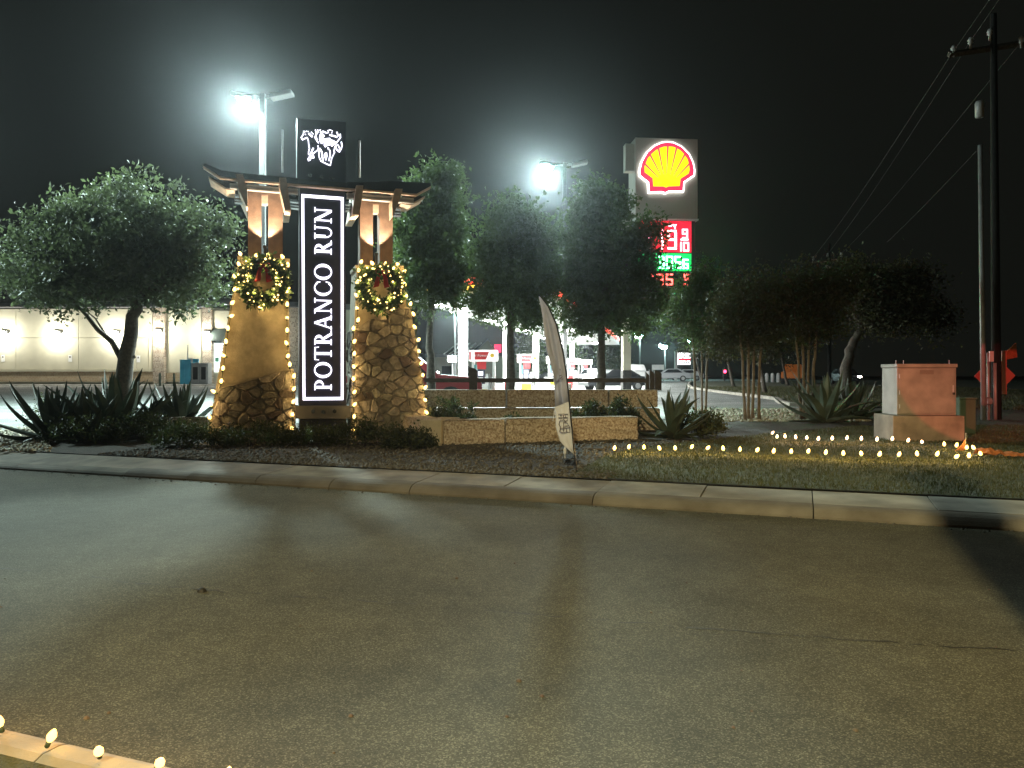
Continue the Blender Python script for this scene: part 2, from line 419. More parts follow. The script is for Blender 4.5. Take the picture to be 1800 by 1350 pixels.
def rocks(name, pts, r0, r1, m, seed, **kw):
    g = np.random.default_rng(seed); n = len(pts); p = np.array(pts)
    base = np.array([(1,0,0),(-.5,.87,0),(-.5,-.87,0),(.6,.6,.55),(-.7,.2,.6),(.1,-.7,.5),(0,0,.85)])*1.0
    V = np.empty((n, 7, 3)); r = r0*(r1/r0)**g.random(n); a = g.uniform(0, 6.28, n)
    j = base[None]*g.uniform(.7, 1.3, (n, 7, 3))
    V[:,:,0] = j[:,:,0]*np.cos(a)[:,None]-j[:,:,1]*np.sin(a)[:,None]; V[:,:,1] = j[:,:,0]*np.sin(a)[:,None]+j[:,:,1]*np.cos(a)[:,None]; V[:,:,2] = j[:,:,2]
    V = V*r[:,None,None]+p[:,None,:]; V = V.reshape(-1,3)
    f = np.array([(0,3,5),(3,4,6),(4,5,6),(5,3,6),(0,1,3),(1,4,3),(1,2,4),(2,5,4),(2,0,5)])
    Fq = (np.arange(n)[:,None,None]*7+f[None]).reshape(-1,3)
    return inst(name, np_mesh(name, V, Fq, m), kind='stuff', **kw)
M['rock'] = mat('river_rock', (.085,.075,.058), .85, .5, 11, .3)
M['rock_pale'] = mat('pale_rock', (.36,.33,.25), .85, .4, 9, .3)
pts = []
for _ in range(2600):
    s_ = rnd.uniform(-9, .3); t_ = 1.03+abs(rnd.gauss(0, .33)); x, y = st(s_, t_); pts.append((x, y, gz(x, y)))
for _ in range(9500):
    s_ = rnd.uniform(-9, 5); t_ = rnd.uniform(1.05, 7.5); x, y = st(s_, t_)
    if not inpoly(x, y, LP): pts.append((x, y, gz(x, y)))
rocks('bed_gravel', pts, .012, .045, M['rock'], 11, label='small rocks and mulch scattered over the planting bed', cat='gravel')
rocks('gutter_grit', GUT, .006, .022, M['rock'], 14, label='grit and leaf crumbs lying in the gutter along the kerb', cat='grit')
pts = []
for _ in range(2600):
    g = Gp(rnd.uniform(1225, 1530), rnd.uniform(719, 741)); pts.append((g.x, g.y, g.z))
for _ in range(500):
    g = Gp(rnd.uniform(-40, 90), rnd.uniform(752, 794)); pts.append((g.x, g.y, g.z))
rocks('river_stones', pts, .03, .085, M['rock_pale'], 12, label='pale river stones under the multi stem trees', cat='stones')

# ------------------------------------------------------------------ MONUMENT SIGN
MY = 17.1; M0 = Vector(((567-CX)/F*MY, MY, .185)); MA = R(18); WX, WY = math.cos(MA), math.sin(MA)
def ml(px, py, d=0.):
    k = (px-CX)/F; qx, qy = -WY, WX
    a = (k*(M0.y+d*qy) - M0.x - d*qx)/(WX - k*WY)
    Y = M0.y + a*WY + d*qy
    return a, CH + (HY-py)/F*Y - M0.z
def mroot(name, **kw): return empty(name, M0, MA, **kw)
def poly_m(pp, d): return [ml(x, y, d) for x, y in pp]
def ccw(p):
    a = sum(p[i][0]*p[(i+1) % len(p)][1]-p[(i+1) % len(p)][0]*p[i][1] for i in range(len(p)))
    return p if a > 0 else p[::-1]
def slab(mb, poly, y0, y1): mb.prism_y(ccw(poly), y0, y1); return mb

mon = mroot('monument_sign', label='tall stone and timber entrance sign reading POTRANCO RUN in lit letters', cat='entrance sign')
FD, BD = -.45, .75        # pillar front and back depths

def clip_half(poly, nx, ny, c):
    out = []; n = len(poly)
    for i in range(n):
        p, q = poly[i], poly[(i+1) % n]; dp = nx*p[0]+ny*p[1]-c; dq = nx*q[0]+ny*q[1]-c
        if dp <= 0: out.append(p)
        if dp*dq < 0:
            u = dp/(dp-dq); out.append((p[0]+(q[0]-p[0])*u, p[1]+(q[1]-p[1])*u))
    return out
def stones(parent, poly, n, depth_fn, seed, ax=1.3):
    """irregular stone facing: one object per stone, joints left open"""
    g = random.Random(seed)
    x0, x1 = min(p[0] for p in poly), max(p[0] for p in poly); z0, z1 = min(p[1] for p in poly), max(p[1] for p in poly)
    pts = []; tries = 0; area = (x1-x0)*(z1-z0); dmin = .62*math.sqrt(area/n)
    while len(pts) < n and tries < 4000:
        tries += 1; p = (g.uniform(x0, x1), g.uniform(z0, z1)); dd = dmin*g.choice([.62,.85,1.0,1.15])
        if inpoly(*p, poly) and all(math.hypot((p[0]-q[0])/ax, p[1]-q[1]) > dd for q in pts): pts.append(p)
    for i, p in enumerate(pts):
        cell = poly[:]
        for j, q in enumerate(pts):
            if i == j: continue
            # metric stretched along x so that stones are wider than tall
            nx, nz = (q[0]-p[0])/ax**2, q[1]-p[1]; mx_, mz = (p[0]+q[0])/2, (p[1]+q[1])/2
            cell = clip_half(cell, nx, nz, nx*mx_+nz*mz)
            if len(cell) < 3: break
        if len(cell) < 3: continue
        cell = ccw(cell); cx, cz = sum(c[0] for c in cell)/len(cell), sum(c[1] for c in cell)/len(cell)
        size = max(.05, min(max(c[0] for c in cell)-min(c[0] for c in cell), max(c[1] for c in cell)-min(c[1] for c in cell)))
        def shrink(d): 
            k = max(.3, 1-2*d/size); return [(cx+(x-cx)*k, cz+(z-cz)*k) for x, z in cell]
        # irregular outline: midpoints pushed in and out
        def rough(pl):
            o = []
            for i2 in range(len(pl)):
                p1, p2 = pl[i2], pl[(i2+1) % len(pl)]; o.append((p1[0]*.88+cx*.12, p1[1]*.88+cz*.12))
                for u_ in (.28, .5, .74): o.append((p1[0]+(p2[0]-p1[0])*u_+g.gauss(0,.007), p1[1]+(p2[1]-p1[1])*u_+g.gauss(0,.007)))
            return o
        a = rough(shrink(.012)); b = [(cx+(x-cx)*.86, cz+(z-cz)*.86) for x, z in a]
        pr = g.uniform(.025,.075); n_ = len(a)
        vs = [depth_fn(x, z, .0) for x, z in a] + [depth_fn(x, z, -pr*.7) for x, z in a] + [depth_fn(x, z, -pr+g.gauss(0,.005)) for x, z in b]
        fs = [((i3), (i3+1) % n_, n_+(i3+1) % n_, n_+i3) for i3 in range(n_)] + [(n_+i3, n_+(i3+1) % n_, 2*n_+(i3+1) % n_, 2*n_+i3) for i3 in range(n_)] + [tuple(range(2*n_, 3*n_))]
        q = MB().add(vs, fs)
        q.build('stone', M['stone_dark'] if g.random() < .13 else M['stone'], parent, smooth=False)

def pillar(stone_px, stucco_px, nst, seed, cap_px):
    sb = MB(); sp_ = poly_m(stone_px, FD); slab(sb, sp_, FD, BD)
    base = sb.build('stone_base', M['mortar'], mon)
    stones(base, ccw(sp_), nst, lambda x, z, d: (x, FD+d, z), seed)
    # side stones
    xr0 = min(p[0] for p in sp_); 
    right = sorted([p for p in sp_], key=lambda p: p[1])
    zmax_l = max(p[1] for p in sp_ if p[0] < (min(q[0] for q in sp_)+.35)); zmax_r = max(p[1] for p in sp_ if p[0] > (max(q[0] for q in sp_)-.35))
    def edge_x(z, side):
        best = None; n = len(sp_)
        for i in range(n):
            p, q = sp_[i], sp_[(i+1) % n]
            if (p[1]-z)*(q[1]-z) <= 0 and abs(p[1]-q[1]) > 1e-6:
                x = p[0]+(q[0]-p[0])*(z-p[1])/(q[1]-p[1])
                if best is None or (x < best if side < 0 else x > best): best = x
        return best if best is not None else (min if side < 0 else max)(p[0] for p in sp_)
    for side, zm in ((-1, zmax_l), (1, zmax_r)):
        rect = [(FD+.01, .0), (BD, .0), (BD, zm-.02), (FD+.01, zm-.02)]
        if side > 0:
            stones(base, rect, max(8, int(zm*1.2/.07)), lambda y, z, d: (edge_x(z, 1)-d*.7, y, z), seed+3)
        else:
            stones(base, [(-x, z) for x, z in rect][::-1], max(8, int(zm*1.2/.07)), lambda y, z, d: (edge_x(z, -1)+d*.7, -y, z), seed+4)
    st_ = MB(); slab(st_, poly_m(stucco_px, FD+.08), FD+.08, BD-.08); st_.build('stucco_shaft', M['stucco'], mon)
    # sloping stone cap as a thin band following the top of the stonework
    cp = MB(); pl = poly_m(cap_px, FD); th = .035
    for i in range(len(pl)-1):
        (x0, z0), (x1, z1) = pl[i], pl[i+1]
        slab(cp, [(x0, z0-.002), (x1, z1-.002), (x1, z1+th), (x0, z0+th)], FD-.06, BD+.06)
    cp.build('sloping_cap', M['cap'], mon)
    # coping on the stucco top
    tp = [ml(stucco_px[0][0], stucco_px[0][1], FD+.08), ml(stucco_px[1][0], stucco_px[1][1], FD+.08)]
    c2 = MB(); slab(c2, [(tp[0][0]-.03, tp[0][1]-.02), (tp[1][0]+.03, tp[1][1]-.02), (tp[1][0]+.03, tp[1][1]+.05), (tp[0][0]-.03, tp[0][1]+.05)], FD+.05, BD-.05)
    c2.build('top_coping', M['stucco'], mon)
BASE = 775
pillar([(383,684),(420,675),(460,663),(500,651),(516,651),(517,BASE),(366,BASE)], [(420,455),(507,459),(510,690),(376,700)], 40, 21,
       [(383,684),(420,675),(460,663),(500,651),(516,651)])
pillar([(623,577),(650,562),(680,549),(705,543),(722,543),(748,700),(752,BASE),(620,BASE)], [(627,470),(707,471),(722,600),(622,600)], 85, 22,
       [(623,577),(650,562),(680,549),(705,543),(722,543)])

# timber posts: two planks with a slot between and a head across
def posts(x0, x1, x2, x3, ytop, ybot, yhead):
    q = MB(); d0, d1 = -.12, .28
    slab(q, poly_m([(x0,ytop),(x1,ytop),(x1,ybot),(x0,ybot)], d0), d0, d1); q.build('timber_post', M['timber'], mon)
    q = MB(); slab(q, poly_m([(x2,ytop),(x3,ytop),(x3,ybot),(x2,ybot)], d0), d0, d1); q.build('timber_post', M['timber'], mon)
    q = MB(); slab(q, poly_m([(x1+.2,ytop+1),(x2-.2,ytop+1),(x2-.2,yhead),(x1+.2,yhead)], d0), d0+.01, d1-.01); q.build('post_head', M['timber'], mon)
    q = MB(); slab(q, poly_m([(x1+.3,yhead+.2),(x2-.3,yhead+.2),(x2-.3,yhead+14),(x1+.3,yhead+14)], d0), d0+.12, d1-.03); q.build('slot_block', M['bracket'], mon)
posts(436,459.5,471.5,497, 330, 457, 342)
posts(633,655.5,667.5,690.5, 347, 469, 358)
# uplights standing in front of the slots
for xc, yb in ((465.6, 434), (661.6, 447)):
    a, z = ml(xc, yb, -.45)
    q = MB(); q.lathe([(.035,-.22),(.035,-.02),(.05,0),(.05,.03),(.04,.035)], 10, (a, -.43, z)); q.build('uplight', M['black'], mon)
    spot('uplight_lamp', (a, -.43, z+.05), (a, -.10, z+1.0), 110, (1,.80,.56), 80, .35, .02, mon)

# brackets (front-to-back timbers)
for pl in ([(414.4,305.5),(427,305.5),(434.6,332),(435.2,362),(432.5,362),(419.6,334)],
           [(491,312),(503,312),(511.5,369),(501,369),(491.5,330)],
           [(626.6,325.5),(638.5,326),(637,347),(631,377),(619,376.6),(623.7,347)],
           [(695.5,331.5),(707.8,332),(706.6,340),(690.6,381),(689.4,353)]):
    q = MB(); slab(q, poly_m(pl, -.62), -.62, .82); q.build('bracket', M['bracket'], mon)
# beams with upturned ends: upper and lower pairs, front and back
ups = ([(357,290),(386,309),(418,314),(524,323.2),(524,313),(430,304.5),(390,300),(359,287)], [(610,330.2),(620,331),(732,340.5),(757,327),(757,321.5),(690,318),(620,320.5),(610,320)], [(524.3,323.2),(609.7,330.1),(609.7,321),(524.3,314)])
lo = [(368,311),(397,330.5),(430,334),(520,341),(640,351),(724,357.5),(747,345),(747,341),(717,341.5),(640,336),(520,327.5),(430,320.5),(392,318)]
fl = lambda a, b, k: [(a[0],a[1]),(b[0],b[1]),(b[0],b[1]-k),(a[0],a[1]-k)]
for d0 in (-.44, .52):
    for up in ups: q = MB(); slab(q, poly_m(up, d0), d0, d0+.1); q.build('upper_beam', M['beam'], mon)
for nm, ol, d0 in (('t', [(357,292),(386,310.5),(418,315.5),(522,324.5),(620,332.5),(732,342),(757,328.5)], -.46),):
    q = MB()
    for i in range(len(ol)-1):
        (xa, ya), (xb, yb) = ol[i], ol[i+1]; slab(q, poly_m([(xa,ya-1.2),(xb,yb-1.2),(xb,yb+2.3),(xa,ya+2.3)], d0), d0-.004*i, d0+.14)
    q.build('beam_lit_edge', M['bracket'], mon)  # pale strip painting the light caught on the beam's lower edge
for ol in ([(367,311.5),(397,331),(412,333)], [(747,345.5),(724,358.5),(706,357)]):
    q = MB()
    for i in range(2):
        (xa, ya), (xb, yb) = ol[i], ol[i+1]; slab(q, poly_m([(xa,ya-1),(xb,yb-1),(xb,yb+2),(xa,ya+2)], -.32), -.32-.004*i, .42)
    q.build('beam_lit_edge', M['bracket'], mon)  # same painted light along the lower beam ends
# lower steel channels only over each pillar, with outriggers
for (xa, ya, xb, yb) in ((404,324.5,524,334.5), (610,341.5,727,351)):
    for d0 in (-.36, .44):
        q = MB(); slab(q, poly_m([(xa,ya-1.8),(xb,yb-1.8),(xb,yb+1.2),(xa,ya+1.2)], d0), d0-.05, d0+.1)
        slab(q, poly_m([(xa,ya+4),(xb,yb+4),(xb,yb+7),(xa,ya+7)], d0), d0-.05, d0+.1)
        slab(q, poly_m([(xa,ya+1.2),(xb,yb+1.2),(xb,yb+4),(xa,ya+4)], d0), d0, d0+.05)
        q.build('steel_channel', M['steel'], mon)
for pl in ([(367,312),(397,330.5),(412,332),(412,322),(392,318)], [(747,345),(724,357.5),(706,356),(706,346),(717,342)]):
    q = MB(); slab(q, poly_m(pl, -.3), -.3, .4); q.build('lower_beam_end', M['beam'], mon)
for (xa, ya, xb, yb) in ((412,341,436,343),(497,349,526,352),(606,355,634,358),(690,363,706,365)):
    q = MB()
    for k in (0, 6, 11): slab(q, poly_m([(xa,ya+k),(xb,yb+k),(xb,yb+k+2.4),(xa,ya+k+2.4)], -.05), -.05+.004*k, .25-.004*k)
    q.build('tie_channel', M['bolt'], mon)
# central cabinet
q = MB(); slab(q, poly_m([(527,322),(607,322),(609,713),(526,713)], -.30), -.30, .30); q.build('cabinet', M['panel'], mon)
q = MB(); slab(q, poly_m([(522,208),(608,214),(608,322),(522,322)], -.22), -.22, .25); q.build('emblem_cabinet', M['panel'], mon)
q = MB(); slab(q, poly_m([(514,713.4),(617,713.4),(617,736),(514,736)], -.36), -.36, .40); q.build('base_block', mat('base_block_paint', (.11,.105,.10), .6, .15, 3), mon)
q = MB(); slab(q, poly_m([(527,736.4),(609,736.4),(609,775),(527,775)], -.28), -.28, .32); q.build('plinth', M['black'], mon)
for xa, y0, y1 in ((496.5,228,303),(632,247,312)):
    a, z0 = ml(xa, y1, 0); _, z1 = ml(xa, y0, 0); q = MB(); q.tube([(a,0,z0),(a,0,z1)], .022, 8); q.build('standpipe', M['galv'], mon)
for xa, ya, d in ((545,309,-.22),(566,312,-.22),(584.5,313.5,-.22),(550,723,-.36),(568.5,724,-.36),(588,723,-.36)):
    a, z = ml(xa, ya, d); q = MB(); q.tube([(a,d+.01,z),(a,d-.03,z)], .045, 6); q.tube([(a,d-.03,z),(a,d-.055,z)], .02, 8); q.build('bolt', M['bolt'], mon, smooth=False)
# lit border
for nm, pl in (('t', [(530,341),(604,346.5),(604,351.5),(530,346)]), ('b', [(532.5,698.5),(603.5,698),(603.5,703),(532.5,703.5)]),
               ('l', [(530,346.2),(534.4,346.6),(536.6,698.3),(532.4,698.3)]), ('r', [(599.6,351.4),(604,351.7),(603.5,697.8),(599.6,697.9)])):
    q = MB(); slab(q, poly_m(pl, -.33), -.325, -.302); q.build('border_tube', E_white, mon)
# letters, drawn upright in (u,v) with cap height 1, then laid bottom to top
def ring(cx, cy, rx, ry, ix, iy, a0, a1, n=22, dx=0.):
    o = []
    for i in range(n):
        t0 = R(a0+(a1-a0)*i/n); t1 = R(a0+(a1-a0)*(i+1)/n)
        o.append([(cx+rx*math.cos(t0), cy+ry*math.sin(t0)), (cx+rx*math.cos(t1), cy+ry*math.sin(t1)), (cx+dx+ix*math.cos(t1), cy+iy*math.sin(t1)), (cx+dx+ix*math.cos(t0), cy+iy*math.sin(t0))])
    return o
def rc(x0, y0, x1, y1): return [(x0,y0),(x1,y0),(x1,y1),(x0,y1)]
sr = .045
GL = {
 'P': (.64, [rc(.12,0,.27,1), rc(.02,0,.37,sr), rc(.02,1-sr,.12,1)] + ring(.28,.73,.34,.27,.19,.215,-90,90,14)),
 'O': (.98, ring(.49,.5,.47,.52,.31,.465,0,360,34)),
 'T': (.80, [rc(.325,0,.475,1), rc(.21,0,.59,sr), rc(.02,.935,.78,1), [(.02,.935),(.06,.935),(.03,.74),(.0,.74)], [(.74,.935),(.78,.935),(.80,.74),(.77,.74)]]),
 'R': (.80, [rc(.12,0,.27,1), rc(.02,0,.37,sr), rc(.02,1-sr,.12,1), [(.30,.5),(.46,.5),(.78,.0),(.60,.0)], rc(.60,0,.86,sr)] + ring(.28,.745,.33,.255,.18,.2,-90,90,14)),
 'A': (.90, [[(.09,0),(.16,0),(.46,1),(.40,1)], [(.38,1),(.50,1),(.85,0),(.68,0)], rc(.24,.33,.66,.39), rc(0,0,.26,sr), rc(.60,0,.93,sr)]),
 'N': (.95, [rc(.14,0,.20,.98), rc(.75,0,.81,1), [(.08,1),(.26,1),(.81,.0),(.68,.0)], rc(.03,0,.31,sr), rc(.0,1-sr,.2,1), rc(.64,1-sr,.93,1)]),
 'C': (.86, ring(.49,.5,.47,.52,.32,.465,42,318,30) + [[(.79,.86),(.84,.84),(.86,.66),(.82,.66)], [(.79,.14),(.84,.16),(.87,.34),(.83,.34)]]),
 'U': (.88, [rc(.12,.36,.27,1), rc(.68,.36,.74,1), rc(.02,1-sr,.38,1), rc(.57,1-sr,.85,1)] + ring(.43,.36,.31,.38,.25,.32,180,360,18)),
}
txt = 'POTRANCO RUN'; gap = .09
tot = sum((GL[c][0] if c != ' ' else .36)+gap for c in txt)-gap
a_r, zb = ml(583, 686.5, -.34); a_l, zt = ml(553, 363, -.34)
cap = a_r-a_l; su = (zt-zb)/tot; u = 0
for c in txt:
    if c == ' ': u += .36+gap; continue
    w, polys = GL[c]; q = MB()
    for pl in polys:
        slab(q, [(a_r - y*cap, zb+(u+x)*su) for x, y in pl], -.335, -.302)
    q.build('letter', E_white, mon, label='lit capital letter '+c); u += w+gap
# emblem of running horses: lit outline strokes and fills
def zz(x, y): return ml(500+x/9.643, 200+y/9.643, -.24)
def stroke(q, pts, w):
    w = w*.82/9.643/F*MY/2
    pp = [Vector(zz(*p)) for p in pts]
    for i in range(len(pp)-1):
        p0, p1 = pp[i], pp[i+1]; d = (p1-p0)
        if d.length < 1e-5: continue
        d.normalize(); n = Vector((-d.y, d.x))*w; e = d*w*.6
        slab(q, [tuple(p0-e+n), tuple(p0-e-n), tuple(p1+e-n), tuple(p1+e+n)], -.245-.0004*i, -.222)
HS = [([(330,295),(320,345),(298,382),(283,402),(308,438),(345,418),(385,402)],18), ([(385,402),(405,450),(412,520),(424,590),(410,640),(408,680),(440,705),(400,765),(408,792),(438,778),(455,722),(492,712),(500,742),(470,748)],17),
      ([(487,585),(450,668)],28), ([(472,690),(510,655),(560,618),(577,580),(568,540)],16), ([(415,335),(470,385)],28), ([(525,270),(537,330),(518,400),(560,470),(578,492)],17),
      ([(570,300),(530,370),(550,430)],18), ([(615,310),(670,378)],28), ([(770,358),(850,378),(890,392)],26), ([(890,310),(912,372)],20), ([(945,345),(950,400),(912,450),(880,490),(850,470),(770,435)],20),
      ([(860,500),(882,600),(930,642),(962,590),(977,540),(965,480)],22), ([(900,520),(928,560),(940,612)],18), ([(855,560),(838,640),(852,650),(802,750),(778,872),(720,852),(620,800),(592,740),(580,600)],17),
      ([(600,590),(635,650),(640,720),(655,780)],28), ([(772,620),(775,700),(755,792)],24), ([(800,545),(832,515)],24), ([(740,575),(750,602)],24), ([(685,425),(770,415)],14), ([(455,310),(465,318)],16), ([(660,300),(720,325)],20), ([(735,318),(745,310)],18)]
for x, y in [(345,298),(372,292),(398,296),(352,345),(560,272),(585,276),(606,268),(650,290),(735,282),(758,270),(782,272),(806,285),(800,318),(480,335)]: HS.append(([(x,y),(x+8,y+6)],13))
q = MB()
for pts, w in HS: stroke(q, pts, w)
for fill in ([(600,345),(632,358),(672,425),(655,505),(620,502),(588,440)], [(690,432),(760,425),(832,490),(800,520),(725,540),(692,568),(668,530),(680,470)], [(690,658),(722,660),(727,720),(705,797),(685,742),(668,700)]):
    slab(q, [zz(*p) for p in fill], -.247, -.222)
q.build('horse_emblem', E_white, mon)

# ------------------------------------------------------------------ string lights
def bulb_mesh(name, em, k=1.0):
    q = MB(); q.cur = 0
    q.lathe([(.012*k,-.055*k),(.016*k,-.05*k),(.016*k,-.012*k)], 8)
    q.cur = 1
    q.lathe([(.016*k,-.0115*k),(.026*k,.006*k),(.030*k,.026*k),(.022*k,.052*k),(.010*k,.07*k),(.002*k,.076*k)], 8)
    return q.mesh(name, [M['socket'], em], True)
M['socket'] = mat('green_socket', (.03,.05,.025), .6, .2, 9)
BM = bulb_mesh('bulb', E_bulb, 1.2); BML = bulb_mesh('bulb', E_bulbl, .95); BMP = bulb_mesh('bulb', E_bulbp, .95); BMK = bulb_mesh('bulb', emis('kerb_bulb', (1,.58,.14), 2.2), .62)
WBM = MB().lathe([(.004,-.012),(.012,-.004),(.013,.006),(.004,.016)], 6).mesh('bulb', E_wb, True)
def string(root, locs, me, tilt, sag=.02, alt=None, nalt=0, glow=.6, off=(0,-.06,.05), gcol=(1,.69,.29)):
    q = MB(); pts = []
    for i, p in enumerate(locs):
        pts.append(Vector(p))
        if i+1 < len(locs):
            m_ = (Vector(p)+Vector(locs[i+1]))/2; m_.z -= sag; pts.append(m_)
    q.tube([p-Vector((0,0,.05)) for p in pts], .006, 5); q.build('cable', M['socket'], root)
    for i, p in enumerate(locs):
        mm = alt if alt and i >= nalt else me
        inst('bulb', mm, root, loc=p, rot=(tilt[0]+rnd.gauss(0,.3), tilt[1]+rnd.gauss(0,.3), rnd.uniform(0,6)))
        point('bulb_glow', Vector(p)+Vector(off), glow*rnd.uniform(.75,1.2), gcol, .03, root)
def zl(pts, ox=330, oy=440, k=3.75): return [(ox+x/k, oy+y/k) for x, y in pts]
lp = zl([(132,1198),(143,1110),(157,1023),(178,935),(220,870),(231,785),(243,697),(252,610),(265,523),(280,437),(288,353),(305,265),(312,180),(340,100)]) + [(423,448),(449,450.5),(473,451.5),(498,453.5)] + \
     zl([(660,105),(660,190),(658,275),(655,365),(655,450),(655,535),(655,620),(657,703),(672,762),(697,838),(695,922),(692,1005),(690,1090),(690,1180)])
rp = zl([(1097,1187),(1097,1105),(1094,1023),(1094,940),(1094,857),(1097,773),(1097,690),(1094,608),(1092,525),(1120,467),(1118,387),(1118,303),(1115,218),(1127,138),(1140,83),(1222,92),(1302,97),(1387,97),(1422,145),(1433,230),(1440,310),(1466,362),(1492,428),(1500,513),(1515,596),(1527,672),(1535,752),(1550,828),(1560,911),(1570,992),(1580,1075)])
for lab, pp in (('warm bulb string outlining the pillar with the low stone base', lp), ('warm bulb string outlining the pillar with the tall curved stonework', rp)):
    r_ = mroot('string_lights', label=lab, cat='string lights', group='warm bulb strings')
    string(r_, [(ml(x, y, FD-.09)[0], FD-.09, ml(x, y, FD-.09)[1]) for x, y in pp], BM, (.5, 0), glow=.62)
# lawn string
ls = [(1080,790),(1105,788),(1132,788),(1160,790),(1187,790)] + zl([(45,1042),(128,1047),(215,1052),(302,1056),(390,1059),(478,1066),(572,1068),(660,1066),(753,1073),(847,1077),(942,1079),(1036,1082),(1138,1083),(1237,1080),(1340,1081),(1438,1093),(1510,1091),(1572,1077),(1538,1047),(1497,1045),(1443,1034),(1380,1028)], 1200, 440, 3)
ls2 = zl([(1263,1014),(1187,1008),(1105,1000),(1024,1003),(942,999),(865,995),(788,998),(714,1000),(654,994),(597,991),(540,987),(497,987),(471,967)], 1200, 440, 3)
for lab, pp, me, gc_ in (('warm bulb string laid along the lawn edge with a hooked end', ls, BML, (1,.62,.16)), ('pinkish bulb string laid on the lawn before the utility cabinet', ls2, BMP, (1,.55,.30))):
    r_ = empty('string_lights', label=lab, cat='string lights', group='warm bulb strings')
    string(r_, [tuple(Gp(x, y, .285)) for x, y in pp], me, (0, 0), .05, glow=2.6, off=(0,-.03,.09), gcol=gc_)
r_ = empty('string_lights', label='warm bulb string clipped along the near median kerb', cat='string lights', group='warm bulb strings')
kl = []
for px, py in [(-170,1240),(-85,1258),(0,1274),(88,1300),(174,1324),(279,1344),(400,1372),(520,1400)]:
    g = Gp(px, py, .16); kl.append(tuple(g))
string(r_, kl, BMK, (.1, .25), .02, glow=.75, off=(.01,.05,.09), gcol=(1,.48,.07))

# ------------------------------------------------------------------ leaves
def leaf_cloud(centres, radii, nper, size, seed, up=.25, squash=.7):
    g = np.random.default_rng(seed); n = len(centres); c = np.repeat(np.array(centres), nper, 0); r = np.repeat(np.array(radii), nper)
    off = g.normal(0, 1, (n*nper, 3)); off *= r[:,None]*.55; off[:,2] *= squash
    dirs = np.repeat(g.normal(0, 1, (n, 3)) + np.array([0,0,up*3]), nper, 0); dirs /= np.linalg.norm(dirs, axis=1)[:,None]
    p = c + off + dirs*(g.random((n*nper,1))*r[:,None]*1.0)
    d = g.normal(0, 1, (n*nper, 3)) + dirs*.6; d /= np.linalg.norm(d, axis=1)[:,None]
    e = np.cross(d, g.normal(0, 1, (n*nper, 3))); e /= np.linalg.norm(e, axis=1)[:,None]
    s = size*g.uniform(.5, 1.6, (n*nper,1))
    nn = np.cross(d, e)*s*.12
    V = np.stack([p, p+d*s*.5+e*s*.24+nn, p+d*s, p+d*s*.5-e*s*.24+nn], 1).reshape(-1, 3)
    Fq = np.arange(n*nper)[:,None]*4+np.array([[0,1,2,3]])
    return V, Fq
def crown_points(blobs, n, seed, shell=1.9):
    g = np.random.default_rng(seed); vol = np.array([b[3]*b[4]*b[5] for b in blobs])**.8; idx = g.choice(len(blobs), n, p=vol/vol.sum())
    out = []
    for i in idx:
        b = blobs[i]; d = g.normal(0, 1, 3); d /= np.linalg.norm(d); r = g.random()**(1/shell)
        r *= 1+g.normal(0, .09)
        out.append((b[0]+d[0]*b[3]*r, b[1]+d[1]*b[4]*r, b[2]+d[2]*b[5]*r))
    return out
def limb(q, p0, p1, r0, r1, seed, wob=.12, n=6):
    g = random.Random(seed); p0 = Vector(p0); p1 = Vector(p1); L_ = (p1-p0).length; pts = []; rr = []
    for i in range(n+1):
        u = i/n; v = p0.lerp(p1, u); k = math.sin(u*math.pi)*L_*wob
        if 0 < i < n: v += Vector((g.gauss(0,1), g.gauss(0,1), g.gauss(0,.5)))*k*.5
        pts.append(v); rr.append(r0+(r1-r0)*u)
    q.tube(pts, rr, 8)
def tree(name, trunk_pts, trunk_r, blobs, nclump, nper, leaf, lm, bm_, label, seed, cat='tree', group=None, limbs=8, crad=.3, extra=None, up=.25, lr=.4):
    base = Vector(trunk_pts[0][0]) if isinstance(trunk_pts[0], list) else Vector(trunk_pts[0])
    root = empty(name, base, label=label, cat=cat, group=group)
    q = MB(); chains = trunk_pts if isinstance(trunk_pts[0], list) else [trunk_pts]
    g = random.Random(seed)
    for ci, ch in enumerate(chains):
        rr = trunk_r if not hasattr(trunk_r, '__len__') else trunk_r[ci]
        n = len(ch); fine = []; rad = []
        for i in range(n-1):
            for k in range(3):
                u = k/3; v = Vector(ch[i]).lerp(Vector(ch[i+1]), u)
                if i or k: v += Vector((g.gauss(0,1),g.gauss(0,1),0))*rr*.12
                fine.append(v-base); rad.append(rr*(1.25 if (i==0 and k==0) else 1)*(1-.45*(i+u)/(n-1)))
        fine.append(Vector(ch[-1])-base); rad.append(rr*.55)
        q.tube(fine, rad, 10)
    tops = [Vector(ch[-1]) for ch in chains]
    for i in range(limbs):
        b = blobs[i % len(blobs)]; t_ = tops[i % len(tops)]; rr = trunk_r if not hasattr(trunk_r, '__len__') else trunk_r[0]
        e = Vector((b[0]+g.uniform(-.5,.5)*b[3], b[1]+g.uniform(-.5,.5)*b[4], b[2]+g.uniform(-.2,.6)*b[5]))
        limb(q, t_-base, e-base, rr*lr, rr*.08, seed*31+i)
    if extra:
        for pts, r0, r1 in extra: q.tube([Vector(p)-base for p in pts], [r0+(r1-r0)*i/(len(pts)-1) for i in range(len(pts))], 7)
    q.build('trunk', bm_, root, smooth=True)
    cp = crown_points(blobs, nclump, seed); gg = random.Random(seed+5)
    V, Fq = leaf_cloud([(x-base.x, y-base.y, z-base.z) for x, y, z in cp], [crad*gg.uniform(.6,1.4) for _ in cp], nper, leaf, seed+9, up)
    inst('crown', np_mesh('crown', V, Fq, lm), root)
    return root
